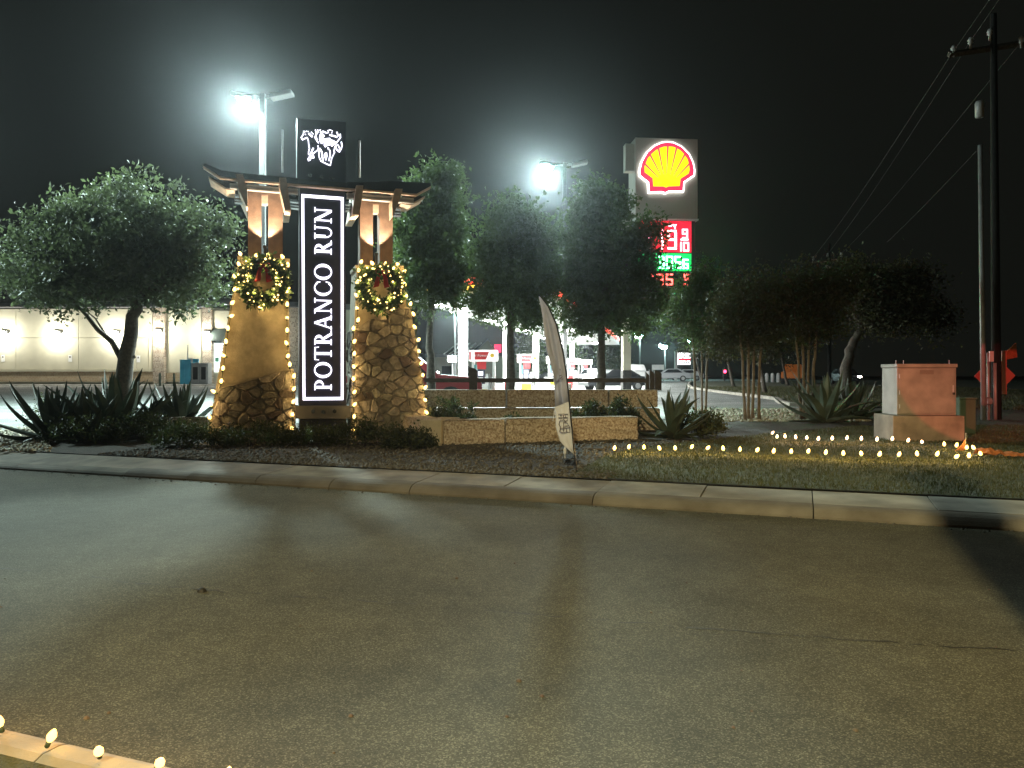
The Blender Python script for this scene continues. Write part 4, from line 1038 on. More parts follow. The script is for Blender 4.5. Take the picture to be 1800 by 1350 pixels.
q = MB(); slab(q, [(p.x,p.z) for p in [rel(1767,632,YS,sg), rel(1785,628,YS,sg), rel(1783,603,YS,sg), rel(1767,617,YS,sg)]], -.09, -.07); q.build('flag', M['orange'], sg)
q = MB(); q.tube([rel(1755,745,YS,sg)+Vector((0,.05,0)), rel(1753,650,YS,sg)+Vector((0,.05,0))], .03, 6); q.build('stand', M['galv'], sg)

# ------------------------------------------------------------------ PYLON PRICE SIGN
YY = 36.0; PA = R(5)
py_ = empty('price_sign', Vector((Xp(1172,YY), YY, gz(0,YY))), PA, label='tall pylon sign with red and yellow shell emblem over lit fuel prices', cat='price sign')
pb = py_.location; kk = YY/F
def pl_(px, py): return ((px-1172)*kk*1.0, CH+(HY-py)*kk-pb.z)
M['pylon'] = mat('pylon_cladding', (.40,.36,.31), .6, .05, 1)
q = MB(); a, z1 = pl_(1116,243); b_, z0 = pl_(1228,384); q.bevbox(a, 0, z0, b_, 1.35, z1, .02); q.build('emblem_cabinet', M['pylon'], py_)
q = MB(); q.box(a-.03,-.03,z0-.06,b_+.03,1.38,z0-.003); q.build('trim', M['white'], py_)
q = MB(); a2, zb2 = pl_(1118,520); b2_, zt2 = pl_(1224,387.5); q.bevbox(a2, .05, zb2, b2_, 1.25, zt2, .02); q.build('price_cabinet', mat('price_cabinet_black', (.05,.045,.05), .5, .1, 2), py_)
for px in (1103,):
    q = MB(); a3, z3 = pl_(px-7, 651); b3, _ = pl_(px+7, 651); q.bevbox(a3, .2, z3, b3, .62, zb2-.003 if px > 1110 else pl_(0,384)[1], .01); q.build('leg', M['cream'], py_)
    q = MB(); q.bevbox(a3-.02, .17, -.05, b3+.02, .66, z3-.003, .01); q.build('leg_base', M['wood_dark'], py_)
q = MB(); a4, _ = pl_(1100, 0); q.box(a4, .19, pl_(0,300)[1], a-.003, .63, pl_(0,252)[1]); q.build('leg_tie', M['pylon'], py_)
Er = emis('emblem_red', (.86,.02,.06), 1.0); Ey = emis('emblem_yellow', (1.0,.60,.004), 1.0); Ew = emis('emblem_halo', (1,1,1), 2.2)
def sp_(x, y): return pl_(1050+x/3.972, 220+y/3.972)
outer = [(350,480),(345,408),(283,362),(282,325),(298,262),(338,192),(392,146),(440,124),(482,117),(530,121),(590,148),(642,198),(672,258),(683,312),(680,352),(608,402),(602,468),(496,470),(471,484),(446,475)]
ctr = (480,310)
def inset(pl, d):
    o = []
    for i in range(len(pl)):
        a = Vector(pl[i-1]); b = Vector(pl[i]); c = Vector(pl[(i+1) % len(pl)])
        n1 = Vector((-(b-a).y, (b-a).x)).normalized(); n2 = Vector((-(c-b).y, (c-b).x)).normalized()
        n = (n1+n2); n = n/max(n.length_squared/2, .35); o.append(tuple(b+n*d))
    return o
sgn = 1 if Vector(inset(outer, 5)[8]).y > outer[8][1] else -1
q = MB(); slab(q, [sp_(*p) for p in outer], -.10, -.002); q.build('emblem_halo', Ew, py_)
q = MB(); slab(q, [sp_(*p) for p in inset(outer, sgn*9)], -.13, -.101); q.build('emblem_rim', Er, py_)
yel = [(383,434),(379,378),(322,338),(320,300),(326,285),(345,240),(368,212),(400,184),(428,168),(460,157),(490,155),(520,156),(546,164),(575,180),(602,205),(626,240),(637,275),(641,315),(634,340),(576,378),(570,428),(492,432),(474,441),(455,433)]
q = MB(); slab(q, [sp_(*p) for p in yel], -.15, -.131); q.build('emblem_shell', Ey, py_)
for (ix, iy), (ox, oy) in (((418,372),(326,284)),((434,352),(361,219)),((456,350),(419,171)),((477,345),(486,152)),((503,350),(548,162)),((526,358),(606,208)),((546,370),(640,272))):
    d = Vector((ox-ix, oy-iy)).normalized(); n = Vector((-d.y, d.x)); w0 = 1.5; w1 = 6
    q = MB(); pl = [(ix+n.x*w0, iy+n.y*w0), (ix-n.x*w0, iy-n.y*w0), (ox-n.x*w1+d.x*5, oy-n.y*w1+d.y*5), (ox+n.x*w1+d.x*5, oy+n.y*w1+d.y*5)]
    slab(q, [sp_(*p) for p in pl], -.165, -.1505); q.build('emblem_rib', Er, py_)
# LED rows
LR = emis('led_red', (1.0,.30,.34), 5); LG = emis('led_green', (.25,1.0,.5), 6); PR = emis('led_face_bloom_red', (.55,.01,.03), .8); PG = emis('led_face_bloom_green', (.005,.42,.08), .9); LR2 = emis('led_red_soft', (1.0,.10,.08), 3)  # red and green faces glow in place of bloom around the digits
SEG = {'0':'abcdef','1':'bc','2':'abged','3':'abgcd','4':'fgbc','5':'afgcd','6':'afgedc','7':'abc','8':'abcdefg','9':'abcdfg'}
def digit(ch, x, y, w, h, t, m, nm='led_digit'):
    """x,y photo px of the top left; w,h,t in px"""
    q = MB(); r = {'a': (0,0,w,t), 'b': (w-t,0,w,h/2), 'c': (w-t,h/2,w,h), 'd': (0,h-t,w,h), 'e': (0,h/2,t,h), 'f': (0,0,t,h/2), 'g': (0,h/2-t/2,w,h/2+t/2)}
    for i, s_ in enumerate(SEG[ch]):
        x0, y0, x1, y1 = r[s_]; slab(q, [pl_(x+x0, y+y0), pl_(x+x1, y+y0), pl_(x+x1, y+y1), pl_(x+x0, y+y1)], -.012-.0006*i, .034)
    q.build(nm, m, py_)
def face(x0, y0, x1, y1, m):
    q = MB(); slab(q, [pl_(x0,y1), pl_(x1,y1), pl_(x1,y0), pl_(x0,y0)], .036, .049); q.build('led_face', m, py_)
face(1122,388,1217,443,PR); face(1122,445,1217,476,PG); face(1122,478,1217,508,M['black'])
for c, x in (('2',1126),('7',1150),('9',1174)): digit(c, x, 404, 16, 34, 3.4, LR)
digit('9',1200,402,10,17,2.4,LR); digit('1',1192,425,7,16,2.2,LR); digit('0',1202,425,10,16,2.2,LR)
q = MB(); slab(q, [pl_(1197,421.6),pl_(1211,421.6),pl_(1211,419.6),pl_(1197,419.6)], -.012, .034); q.build('led_bar', LR, py_)
q = MB()
for pl in ([(1183,394),(1185,394),(1187,398),(1186,399)], [(1190,394),(1188,394),(1186,398),(1187,399)], [(1186,398),(1188,398),(1188,401),(1186,401)], [(1176,394),(1177,396),(1180,396),(1181,394),(1182,395),(1181,398),(1176,398),(1175,395)]): slab(q, [pl_(*p) for p in pl], -.01, .034)
q.build('grade_word', LR, py_)
for c, x, w, h, y in (('3',1156,12,22,450),('0',1171,12,22,450),('5',1186,12,22,450),('6',1201,10,17,455)): digit(c, x, y, w, h, 2.5, LG)
for c, x, w in (('2',1136,12),('3',1154,12),('5',1171,12),('9',1203,9)): digit(c, x, 481, w, 20, 2.6, LR2)

x_, z_ = pl_(1190,460); spot('led_green_light', (x_, -.12, z_), (x_, -4, z_+.3), 480, (.05,1,.22), 130, .6, .3, py_)
x_, z_ = pl_(1190,416); spot('led_red_light', (x_, -.12, z_), (x_, -4, z_+.6), 200, (1,.06,.08), 130, .6, .3, py_)
# ------------------------------------------------------------------ STORE (left)
YB_ = 70.0; SB = empty('store_building', Vector((Xp(250,YB_), YB_, gz(0,YB_))), label='long cream store with stone piers and bright wall lights', cat='store')
sb = SB.location; ks = YB_/F
def sl(px, py): return ((px-250)*ks, CH+(HY-py)*ks-sb.z)
def sbox(px0, py0, px1, py1, y0, y1, nm, m, bev=0, **kw):
    a, z1 = sl(px0, py0); b, z0 = sl(px1, py1); q = MB()
    (q.bevbox(a, y0, z0, b, y1, z1, bev) if bev else q.box(a, y0, z0, b, y1, z1)); return q.build(nm, m, SB, **kw)
def brickmat(name, c1, c2, mo, sc, squash=.5):
    m = bpy.data.materials.new(name); m.use_nodes = True; nt = m.node_tree; nd = nt.nodes; b = nd['Principled BSDF']; tc = nd.new('ShaderNodeTexCoord')
    mp = nd.new('ShaderNodeMapping'); mp.inputs['Rotation'].default_value = (R(90), 0, 0); nt.links.new(tc.outputs['Object'], mp.inputs[0])
    br = nd.new('ShaderNodeTexBrick'); br.inputs['Scale'].default_value = sc; br.inputs['Color1'].default_value = (*c1,1); br.inputs['Color2'].default_value = (*c2,1); br.inputs['Mortar'].default_value = (*mo,1)
    br.inputs['Mortar Size'].default_value = .03; br.inputs['Bias'].default_value = .1; br.offset_frequency = 2; br.squash = .7; br.squash_frequency = 3
    nt.links.new(mp.outputs[0], br.inputs[0]); nt.links.new(br.outputs[0], b.inputs['Base Color']); b.inputs['Roughness'].default_value = .85; return m
M['piers'] = brickmat('store_stone', (.42,.33,.24), (.16,.10,.07), (.50,.47,.40), 2.2)
M['wains'] = brickmat('store_wainscot', (.40,.30,.18), (.30,.20,.11), (.42,.36,.26), 1.7)
sbox(-400, 541, 640, 676, .25, 14, 'core', M['cream'])
xs = [-400,-290,-180,-80,28,138,240,272]
for i in range(len(xs)-1):
    if i < 6 or True:
        sbox(xs[i]+.25, 543, xs[i+1]-.25, 593.6, 0, .249, 'wall_panel', M['cream'], .02)
        sbox(xs[i]+.25, 594.2, xs[i+1]-.25, 650, 0, .249, 'wall_panel', M['cream'], .02)
sbox(292, 543, 358, 655, .05, .249, 'wall_panel', M['cream'], .02); sbox(374, 546, 508, 577, .05, .249, 'wall_panel', M['cream'], .02); sbox(398,577.4,508,674,.06,.249,'wall_panel',M['cream'],.02); sbox(527,543,640,674,.05,.249,'wall_panel',M['cream'],.02)
sbox(-400, 650.5, 272, 653, -.2, .249, 'wainscot_cap', M['cream']); sbox(-400, 653.2, 272, 671, -.12, .249, 'wainscot', M['wains']); sbox(292, 655.5, 358, 671, -.1, .249, 'wainscot', M['wains'])
for a, b_ in ((272,292),(358,374),(508,527)): sbox(a, 541.5, b_, 674, -.35, .249, 'stone_pier', M['piers'])
sbox(-400, 534, 372, 541, -.9, 14.3, 'roof_edge', M['roofdark']); 
q = MB(); a, z = sl(372,535); b_, z2 = sl(640,546); slab(q, [(a,z),(b_,z2),(b_,z2+.45),(a,z+.45)], -1.1, 14.3); q.build('roof_edge', M['roofdark'], SB)
sbox(-420, 676, 420, 681, -4.5, -.45, 'store_kerb', M['concrete'])
# entrance: lit window with awning
Ewin = emis('lit_window', (.80,.95,.92), .9)
sbox(376, 603, 397.6, 654, .03, .2, 'window', Ewin)
sbox(374.4, 601, 398, 603, -.03, .2, 'window_frame', M['grey']); sbox(386,603.2,386.8,653.8,.0,.028,'window_bar',M['grey'])
for y in (607,612,617): sbox(378, y, 384, y+1.2, .0, .028, 'shelf', M['grey']); sbox(388, y, 396, y+1.2, .0, .028, 'shelf', M['grey'])
sbox(378, 628, 384.5, 636, -.005, .028, 'poster', mat('green_poster', (.05,.18,.12), .6, .6, 3)); sbox(388, 626, 395, 640, -.005, .028, 'poster', mat('leafy_poster', (.10,.25,.05), .6, .7, 5))
q = MB(); a, z = sl(374.5,577.5); b_, _ = sl(400,577.5); _, zl_ = sl(0,600); q.add([(a,.0,z),(b_,.0,z),(b_,-1.4,zl_),(a,-1.4,zl_),(a,.0,zl_),(b_,.0,zl_)], [(0,3,2,1),(0,4,3),(1,2,5),(3,4,5,2)]); q.build('awning', mat('awning_green', (.09,.12,.11), .6, .1, 3), SB)
Ewl = emis('wall_light', (.93,1,.97), 14)
for px, py, y in ((10,586,0),(103,586,0),(205,586,0),(283,584,-.35),(368,587,-.35),(-90,586,0),(470,586,0)):
    a, z = sl(px, py); q = MB(); q.bevbox(a-.28, y-.3, z-.04, a+.28, y-.005, z+.22, .03); h = q.build('wall_light', M['grey'], SB)
    q = MB(); q.box(a-.24, y-.28, z-.075, a+.24, y-.03, z-.043); q.build('lens', Ewl, h)
    point('wall_light_lamp', (a, y-.8, z-.2), 300, (1,.98,.84), .12, SB)
for px, py in ((5,624),(123,624),(243,625)):
    sbox(px-2.6, py, px+3.4, py+12, -.03, -.004, 'notice', M['white']); sbox(px-1, py+2, px+1.6, py+5, -.036, -.031, 'notice_symbol', M['ink'])
for px in (264, 286): pass
q = MB(); a, z = sl(263,590); _, z0 = sl(0,655); q.tube([(a,-.08,z0),(a,-.08,z)], .05, 6); q.build('downpipe', M['cream'], SB)
# bollards on the store kerb
for px in (281, 306):
    b_ = Vector((Xp(px,64), 64, gz(0,64))); bl = empty('bollard', b_, label='green bollard before the '+('stone pier of the store' if px == 281 else 'store wall left of the ice freezer'), cat='bollard', group='bollards by the store'); q = MB(); q.lathe([(.1,0),(.1,1.0),(.07,1.1)], 10); q.build('post', mat('bollard_green', (.05,.08,.05), .6, .1, 3), bl, smooth=True)
# ice freezer and propane cage
fz = empty('ice_freezer', Vector((Xp(325,67), 67, gz(0,67))), label='bright blue ice freezer against the store wall', cat='freezer')
M['ice'] = mat('ice_blue', (.02,.30,.55), .4, .2, .9, col2=(.10,.62,.85)); kf = 67/F
zt = CH+(HY-632)*kf-fz.location.z
MB().bevbox(-9*kf, 0, .1, 9.5*kf, 1.0, zt, .03).build('body', M['ice'], fz); MB().bevbox(-8*kf,-.05,.3,0*kf,-.004,zt-.15,.02).build('door', M['ice'], fz); MB().bevbox(.4*kf,-.05,.3,8.6*kf,-.004,zt-.15,.02).build('door', M['ice'], fz)
cg = empty('propane_cage', Vector((Xp(351,67), 67, gz(0,67))), label='grey two door propane cage with a blue header sign', cat='cage')
zt = CH+(HY-638)*kf-cg.location.z
MB().bevbox(-15*kf, 0, .1, 14.5*kf, .9, zt, .03).build('frame', M['grey'], cg)
for s_ in (-1, 1):
    q = MB(); q.bevbox(-13.5*kf if s_ < 0 else .8*kf, -.05, .2, -.8*kf if s_ < 0 else 13*kf, -.004, zt-.12, .02); d_ = q.build('door', M['galv'], cg)
    q = MB(); q.box(-11.5*kf if s_ < 0 else 3*kf, -.06, .5, -3*kf if s_ < 0 else 11*kf, -.0505, zt-.35); q.build('pane', M['glass'], d_)
MB().box(-22*kf, .1, zt+.02, -13*kf, .2, zt+.42).build('header_sign', M['white'], cg); MB().box(-12.8*kf, .1, zt+.02, -3*kf, .2, zt+.36).build('header_sign', M['ice'], cg)
q = MB(); q.tube([(-23.5*kf,.3,0),(-23.5*kf,.3,zt+1.6)], .05, 6); q.build('vent_pipe', M['grey'], cg)

# ------------------------------------------------------------------ FUEL CANOPY and dispensers
cnp = empty('fuel_canopy', Vector((cx_(8,32), 32, gz(0,32))), label='white fuel station canopy on square columns over the pumps', cat='canopy')
cb0 = cnp.location
def canopy_poly(c0, c1, y0, y1): return [(cx_(c0,y0)-cb0.x, y0-cb0.y), (cx_(c1,y0)-cb0.x, y0-cb0.y), (cx_(c1,y1)-cb0.x, y1-cb0.y), (cx_(c0,y1)-cb0.x, y1-cb0.y)]
zu, ztop = 4.95-cb0.z, 5.9-cb0.z
MB().prism_z(canopy_poly(11.3,5.1,32,84), zu+.03, ztop).build('roof_slab', M['white'], cnp)
MB().prism_z(canopy_poly(11.4,5.0,31.9,84.1), zu, zu+.028).build('soffit', M['white'], cnp)
# illuminated red/yellow fascia band, near and right-hand faces
Efr = emis('fascia_red', (1,.06,.03), 1.3); Efy = emis('fascia_yellow', (1,.55,.05), 1.4)
MB().prism_z(canopy_poly(11.35,5.05,31.93,31.99), zu+.42, zu+.72).build('fascia_band', Efr, cnp); MB().prism_z(canopy_poly(5.09,5.03,32.0,84), zu+.42, zu+.72).build('fascia_band', Efr, cnp)
MB().prism_z(canopy_poly(11.35,5.05,31.93,31.99), zu+.20, zu+.40).build('fascia_stripe', Efy, cnp)
Ecl = emis('canopy_light', (.95,1,.97), 20)
for i, Y in enumerate((36.5,46.5,57,68,79)):
    q = MB(); x = cx_(9.63,Y)-cb0.x; w = .21; q.bevbox(x-w, Y-cb0.y-w, gz(0,Y)-cb0.z-.02, x+w, Y-cb0.y+w, zu-.003, .015); q.build('column', M['white'], cnp)
    for c in (10.6, 7.2):
        x = cx_(c,Y)-cb0.x; q = MB(); q.box(x-.35, Y-cb0.y-.35, zu-.06, x+.35, Y-cb0.y+.35, zu-.003); q.build('canopy_light', Ecl, cnp)
    d = bpy.data.lights.new('canopy_lamp', 'AREA'); d.energy = 3000; d.color = (.93,1,.96); d.shape = 'RECTANGLE'; d.size = 5; d.size_y = 5
    o = bpy.data.objects.new('canopy_lamp', d); COL.objects.link(o); o.parent = cnp; o.location = (cx_(9.0,Y)-cb0.x, Y-cb0.y, zu-.12)
M['teal'] = mat('teal_panel', (.10,.32,.32), .5, .2, 3); M['navy'] = mat('navy_plastic', (.05,.055,.09), .4, .2, 3)
Esign = emis('pump_sign_face', (1,1,1), .35, False)
WM = {}
def word_mesh(t, size):
    if t not in WM:
        c = bpy.data.curves.new('word', 'FONT'); c.body = t; c.size = size; c.align_x = 'CENTER'; c.extrude = .003; c.resolution_u = 3
        o = bpy.data.objects.new('word', c); WM[t] = bpy.data.meshes.new_from_object(o); bpy.data.objects.remove(o); bpy.data.curves.remove(c)
        WM[t].materials.clear(); WM[t].materials.append(M['white'])
    return WM[t]
def pump(Y, label):
    r_ = empty('fuel_dispenser', Vector((cx_(8.06,Y), Y, gz(0,Y))), R(-6), label=label, cat='fuel dispenser', group='fuel dispensers under the canopy')
    H = 2.33
    MB().bevbox(-.62,-.25,1.85,.62,.25,H,.02).build('header_sign', Esign, r_)
    q = MB(); slab(q, [(-.36,1.92),(.14,1.92),(.28,2.26),(-.36,2.26)], -.262, -.252); q.build('header_stripe', M['red'], r_)
    q = MB(); q.box(-.60,-.262,1.92,-.53,-.252,2.26); q.build('header_stripe', M['red'], r_)
    inst('header_word', word_mesh('V-Power', .16), r_, loc=(-.09,-.268,2.05), rot=(R(90),0,0))
    q = MB(); q.tube([(.42,-.252,2.10),(.42,-.262,2.10)], .09, 10); q.build('header_emblem', M['yellow'], r_)
    for x in (-.5,.42): MB().bevbox(x,-.16,.15,x+.10,.16,1.849,.01).build('upright', M['white'], r_)
    MB().bevbox(-.39,-.24,.15,.41,.24,1.15,.02).build('body', M['white'], r_)
    MB().bevbox(-.28,-.26,.85,.10,-.242,1.48,.02).build('screen_panel', M['navy'], r_)
    MB().box(-.20,-.266,1.22,.02,-.262,1.40).build('screen', emis('pump_screen', (.8,.85,.95), .7, False), r_); MB().box(-.2,-.266,.95,.02,-.262,1.15).build('keypad', M['white'], r_)
    MB().box(-.385,-.2,1.153,-.29,.2,1.7).build('side_panel', M['teal'], r_); MB().bevbox(.14,-.27,.7,.34,-.242,1.3,.02).build('card_reader', M['white'], r_)
    MB().bevbox(-.25,-.255,1.5,.15,-.242,1.82,.005).build('poster', M['red'], r_)
    MB().box(-.37,-.258,.3,.2,-.242,.62).build('grade_panel', M['yellow'], r_)
    for x in (.27,.36): q = MB(); q.tube([(x,-.27,1.3),(x+.03,-.34,1.0),(x+.02,-.36,.55),(x,-.28,.45)], .018, 6); q.build('hose', M['rubber'], r_)
    MB().bevbox(-.9,-.55,-.02,.9,.55,.149,.03).build('island', M['concrete'], r_)
    MB().bevbox(.95,-.2,.0,1.3,.2,1.0,.03).build('bin', M['red' if int(Y) % 2 == 0 else 'white'], r_)
for Y, lab in ((34,'nearest fuel dispenser with white and red header'), (45,'second fuel dispenser from the nearest'), (56,'fuel dispenser half hidden behind the banner'), (67,'fuel dispenser just right of the banner'), (78,'farthest fuel dispenser beside the dark tree trunk')): pump(Y, lab)

# ------------------------------------------------------------------ vehicles
def car(kind, loc, rz, paint, label, cat='car', group=None, scale=1.0, lights=None):
    name = {'pickup': 'pickup_truck', 'sedan': 'parked_car', 'van': 'delivery_van'}[kind]
    r_ = empty(name, loc, rz, label=label, cat=cat, group=group); r_.scale = (scale,)*3
    if kind == 'pickup':
        L_, Wd = 5.6, .95; low = [(-2.8,.55),(2.75,.5),(2.8,.8),(2.72,1.08),(1.35,1.2),(-.55,1.22),(-.6,1.15),(-2.8,1.15)]; cab = [(-.85,1.2),(1.35,1.18),(.6,1.82),(-.6,1.85)]
        win = [(-.62,1.24),(.95,1.24),(.42,1.72),(-.5,1.74)]; wh = 1.75
    else:
        L_, Wd = 4.6, .88; low = [(-2.25,.35),(2.25,.32),(2.3,.6),(2.15,.82),(1.2,.95),(-1.6,1.0),(-2.2,.95),(-2.3,.7)]; cab = [(-1.75,.98),(1.15,.93),(.35,1.42),(-.95,1.45)]
        win = [(-1.35,1.0),(.75,.98),(.25,1.34),(-.85,1.36)]; wh = 1.4
    bm = bmesh.new()
    def ext(pl, w0, w1):
        n = len(pl); zmin = min(p[1] for p in pl); zmax = max(p[1] for p in pl); f = []
        for s_ in (-1, 1):
            f.append([bm.verts.new((x, s_*(w0+(w1-w0)*(z-zmin)/(zmax-zmin)), z)) for x, z in pl])
        bm.faces.new(f[0]); bm.faces.new(f[1][::-1])
        for i in range(n): bm.faces.new((f[0][i], f[1][i], f[1][(i+1) % n], f[0][(i+1) % n]))
    ext(low, Wd, Wd*.96); ext(cab, Wd*.95, Wd*.74)
    bmesh.ops.recalc_face_normals(bm, faces=bm.faces[:]); bmesh.ops.bevel(bm, geom=bm.edges[:], offset=.05, segments=2, affect='EDGES')
    me = bpy.data.meshes.new('body'); bm.to_mesh(me); bm.free(); me.materials.append(paint); inst('body', me, r_)
    zmin, zmax = cab[0][1], max(p[1] for p in cab)
    for s_ in (-1, 1):
        q = MB(); f = lambda x, z: (x, s_*(Wd*.95+(Wd*.74-Wd*.95)*(z-zmin)/(zmax-zmin)+.012), z)
        q.add([f(*p) for p in win], [(0,1,2,3)] if s_ < 0 else [(3,2,1,0)]); q.build('side_window', M['glass'], r_)
    x0, z0, x1, z1 = cab[1][0], cab[1][1]+.06, cab[2][0], cab[2][1]-.07
    q = MB(); w_ = Wd*.8; q.add([(x0-.05,-w_,z0+.02),(x0-.05,w_,z0+.02),(x1+.06,w_*.85,z1),(x1+.06,-w_*.85,z1)], [(0,1,2,3)]); q.build('windscreen', M['glass'], r_)
    for x in (-wh, wh):
        for s_ in (-1, 1):
            rr = .4 if kind == 'pickup' else .33
            q = MB(); q.tube([(x, s_*(Wd-.2), rr), (x, s_*(Wd+.02), rr)], rr, 16); w_ = q.build('wheel', M['rubber'], r_); q = MB(); q.tube([(x, s_*(Wd+.015), rr), (x, s_*(Wd+.03), rr)], rr*.6, 12); q.build('rim', M['galv'], w_)
    for s_ in (-1, 1):
        zz_ = .85 if kind == 'pickup' else .68; xx = 2.72 if kind == 'pickup' else 2.2
        MB().bevbox(xx-.1, s_*Wd*.75-.15, zz_-.09, xx+.06, s_*Wd*.75+.15, zz_+.09, .02).build('headlight', lights[0] if lights and lights[0] else M['white'], r_)
        MB().bevbox(-xx-.06, s_*Wd*.8-.1, zz_-.05, -xx+.1, s_*Wd*.8+.1, zz_+.2, .02).build('tail_light', lights[1] if lights and lights[1] else M['red'], r_)
    return r_
M['car_red'] = mat('car_dark_red', (.28,.02,.03), .3, .05, 2); M['car_dark'] = mat('car_dark', (.03,.032,.036), .25, .1, 2); M['car_white'] = mat('car_white', (.6,.6,.6), .3, .05, 2); M['car_silver'] = mat('car_silver', (.35,.36,.38), .3, .05, 2); M['car_orange'] = mat('car_orange', (.55,.16,.03), .35, .05, 2)
Etail = emis('tail_glow', (1,.02,.05), 12, False); Ehead = emis('head_glow', (1,.95,.85), 40, False)
car('pickup', Vector((Xp(704,29), 29, gz(0,29))), R(3), M['car_red'], 'dark red pickup truck behind the rail fence and curved pillar', 'pickup truck', scale=1.1)
car('sedan', Vector((Xp(1078,52), 52, gz(0,52))), R(-160), M['car_dark'], 'dark car parked between the tree trunk and the beige sign leg')
car('sedan', Vector((Xp(1040,74), 74, gz(0,74))), R(100), M['car_silver'], 'silver car at the far pumps with a lit tail lamp', lights=(None, Etail))
car('pickup', Vector((Xp(1118,80), 80, gz(0,80))), R(95), M['car_white'], 'white pickup truck seen end on beyond the beige leg', 'pickup truck')
car('sedan', Vector((Xp(1178,88), 88, gz(0,88))), R(170), M['car_silver'], 'silver car parked below the far lamp')
car('sedan', Vector((Xp(1205,100), 100, gz(0,100))), R(170), M['car_white'], 'white car parked below the distant shop sign')
car('sedan', Vector((Xp(985,88), 88, gz(0,88))), R(150), M['car_dark'], 'dark car beyond the pumps behind the banner')
car('pickup', Vector((Xp(1395,72), 72, gz(0,72))), R(67), M['car_orange'], 'orange pickup truck on the road behind the multi stem trees', 'pickup truck')
car('sedan', Vector((Xp(1486,70), 70, gz(0,70))), R(-100), M['car_dark'], 'dark car with a bright headlight behind the leaning oak', lights=(Ehead, None))

# ------------------------------------------------------------------ background buildings and signs
def shop(px0, px1, ytop, Y, label, gable=None, eave=None):
    k_ = Y/F; b0_ = Vector((Xp((px0+px1)/2,Y), Y, gz(0,Y))); r_ = empty('shop_building', b0_, label=label, cat='shop', group='shops beyond the fuel station'); w = (px1-px0)/2*k_; H = CH+(HY-ytop)*k_-b0_.z
    MB().box(-w,0,-.1,w,12,H).build('wall', M['shopwall'], r_)
    MB().box(-w-.3,-.4,H+.003,w+.3,12.4,H+.4).build('eave', M['roofdark'], r_)
    return r_, w, H, k_, b0_
M['shopwall'] = mat('shop_render', (.36,.30,.24), .85, .06, .5)
r_, w, H, k_, b0_ = shop(748, 826, 628, 104, 'low beige shop behind the first canopy column')
for x in (-2.4, -.2, 2.2): MB().box(x-.6,-.05,.6,x+.7,-.003,H*.62).build('window', M['glass'], r_)
r_, w, H, k_, b0_ = shop(828, 905, 626, 106, 'beige gabled shop with a ribbed metal roof')
pk = (858-866.5)*k_; zp = CH+(HY-598)*k_-b0_.z; gl = (834-866.5)*k_; gr = (872-866.5)*k_
q = MB(); slab(q, [(gl,H+.4),(gr,H+.4),(pk,zp)], -.6, 8); q.build('gable', M['shopwall'], r_)
q = MB(); q.add([(gl-.4,-1,H+.3),(pk,-1,zp+.25),(pk,9,zp+.25),(gl-.4,9,H+.3),(gr+.4,-1,H+.3),(gr+.4,9,H+.3)], [(0,1,2,3),(1,4,5,2)]); o = q.build('metal_roof', M['roofdark'], r_); md = o.modifiers.new('solid','SOLIDIFY'); md.thickness = .12
for i in range(5): x = -w+.5-i*.8; q = MB(); q.tube([(x-1.6,-.9,H-.2),(x+1.0,-.5,zp-.4)], .08, 4); q.build('roof_rib', M['galv'], r_)
MB().box((869-866.5)*k_,-.75,H+.5,(881-866.5)*k_,-.62,H+1.6).build('sign_box', emis('shop_sign_red', (.85,.02,.08), 1.0), r_)
r_, w, H, k_, b0_ = shop(905, 930, 612, 120, 'narrow grey shop with a pale flat eave')
# far road sign board
ds = empty('shop_sign', Vector((Xp(1198,96), 96, gz(0,96))), label='distant white lit pole sign with a red band', cat='pole sign'); kd = 96/F; Esb = emis('far_sign_white', (1,1,1), 1.4, False); Esr = emis('far_sign_red', (.8,.02,.06), .8, False)
def dz(py): return CH+(HY-py)*kd-ds.location.z
MB().bevbox(-12*kd,-.2,0,-8*kd,.2,dz(616),.02).build('post', M['white'], ds)
MB().bevbox(-6.5*kd,-.2,dz(641),15*kd,.2,dz(620),.02).build('board', Esb, ds); MB().box(-6.3*kd,-.23,dz(634),15*kd,-.203,dz(630)).build('band', Esr, ds)
for i in range(5): MB().box((-4+i*3.6)*kd,-.24,dz(640),(-2+i*3.6)*kd,-.205,dz(635.5)).build('lettering', M['grey'], ds)
tb = empty('notice_board', Vector((Xp(1157,92), 92, gz(0,92))), label='white notice board on posts beyond the fence end', cat='notice board'); kd2 = 92/F
tz = lambda py: CH+(HY-py)*kd2-tb.location.z
MB().bevbox(-11*kd2,-.05,tz(650),10*kd2,.05,tz(641),.02).build('board', M['white'], tb)
for x in (-10,9): MB().bevbox(x*kd2-.05,-.05,0,x*kd2+.05,.05,tz(650.2),.01).build('post', M['grey'], tb)
# small signal
tl = empty('traffic_signal', Vector((Xp(1274,85), 85, gz(0,85))), label='small red traffic light glowing beyond the far lawn', cat='traffic light'); kt = 85/F
z = CH+(HY-653)*kt-tl.location.z
MB().tube([(0,.1,0),(0,.1,z-.4)], .06, 8).build('post', M['black'], tl); MB().bevbox(-.2,-.1,z-.9,.2,.15,z+.3,.03).build('housing', M['black'], tl)
MB().tube([(0,-.1,z),(0,-.13,z)], .17, 14).build('red_lens', emis('signal_red', (1,.03,.08), 6, False), tl)
for i, px in enumerate((1340,1348,1358,1368,1379)):
    bl = empty('bollard', Vector((Xp(px,78), 78, gz(0,78))), label=('leftmost','second from the left','middle','second from the right','rightmost')[i]+' pale bollard in the row beyond the far lawn', cat='bollard', group='row of pale bollards'); MB().lathe([(.2,0),(.2,.75),(.14,.95),(.03,1.0)], 10).build('post', M['white'], bl, smooth=True)

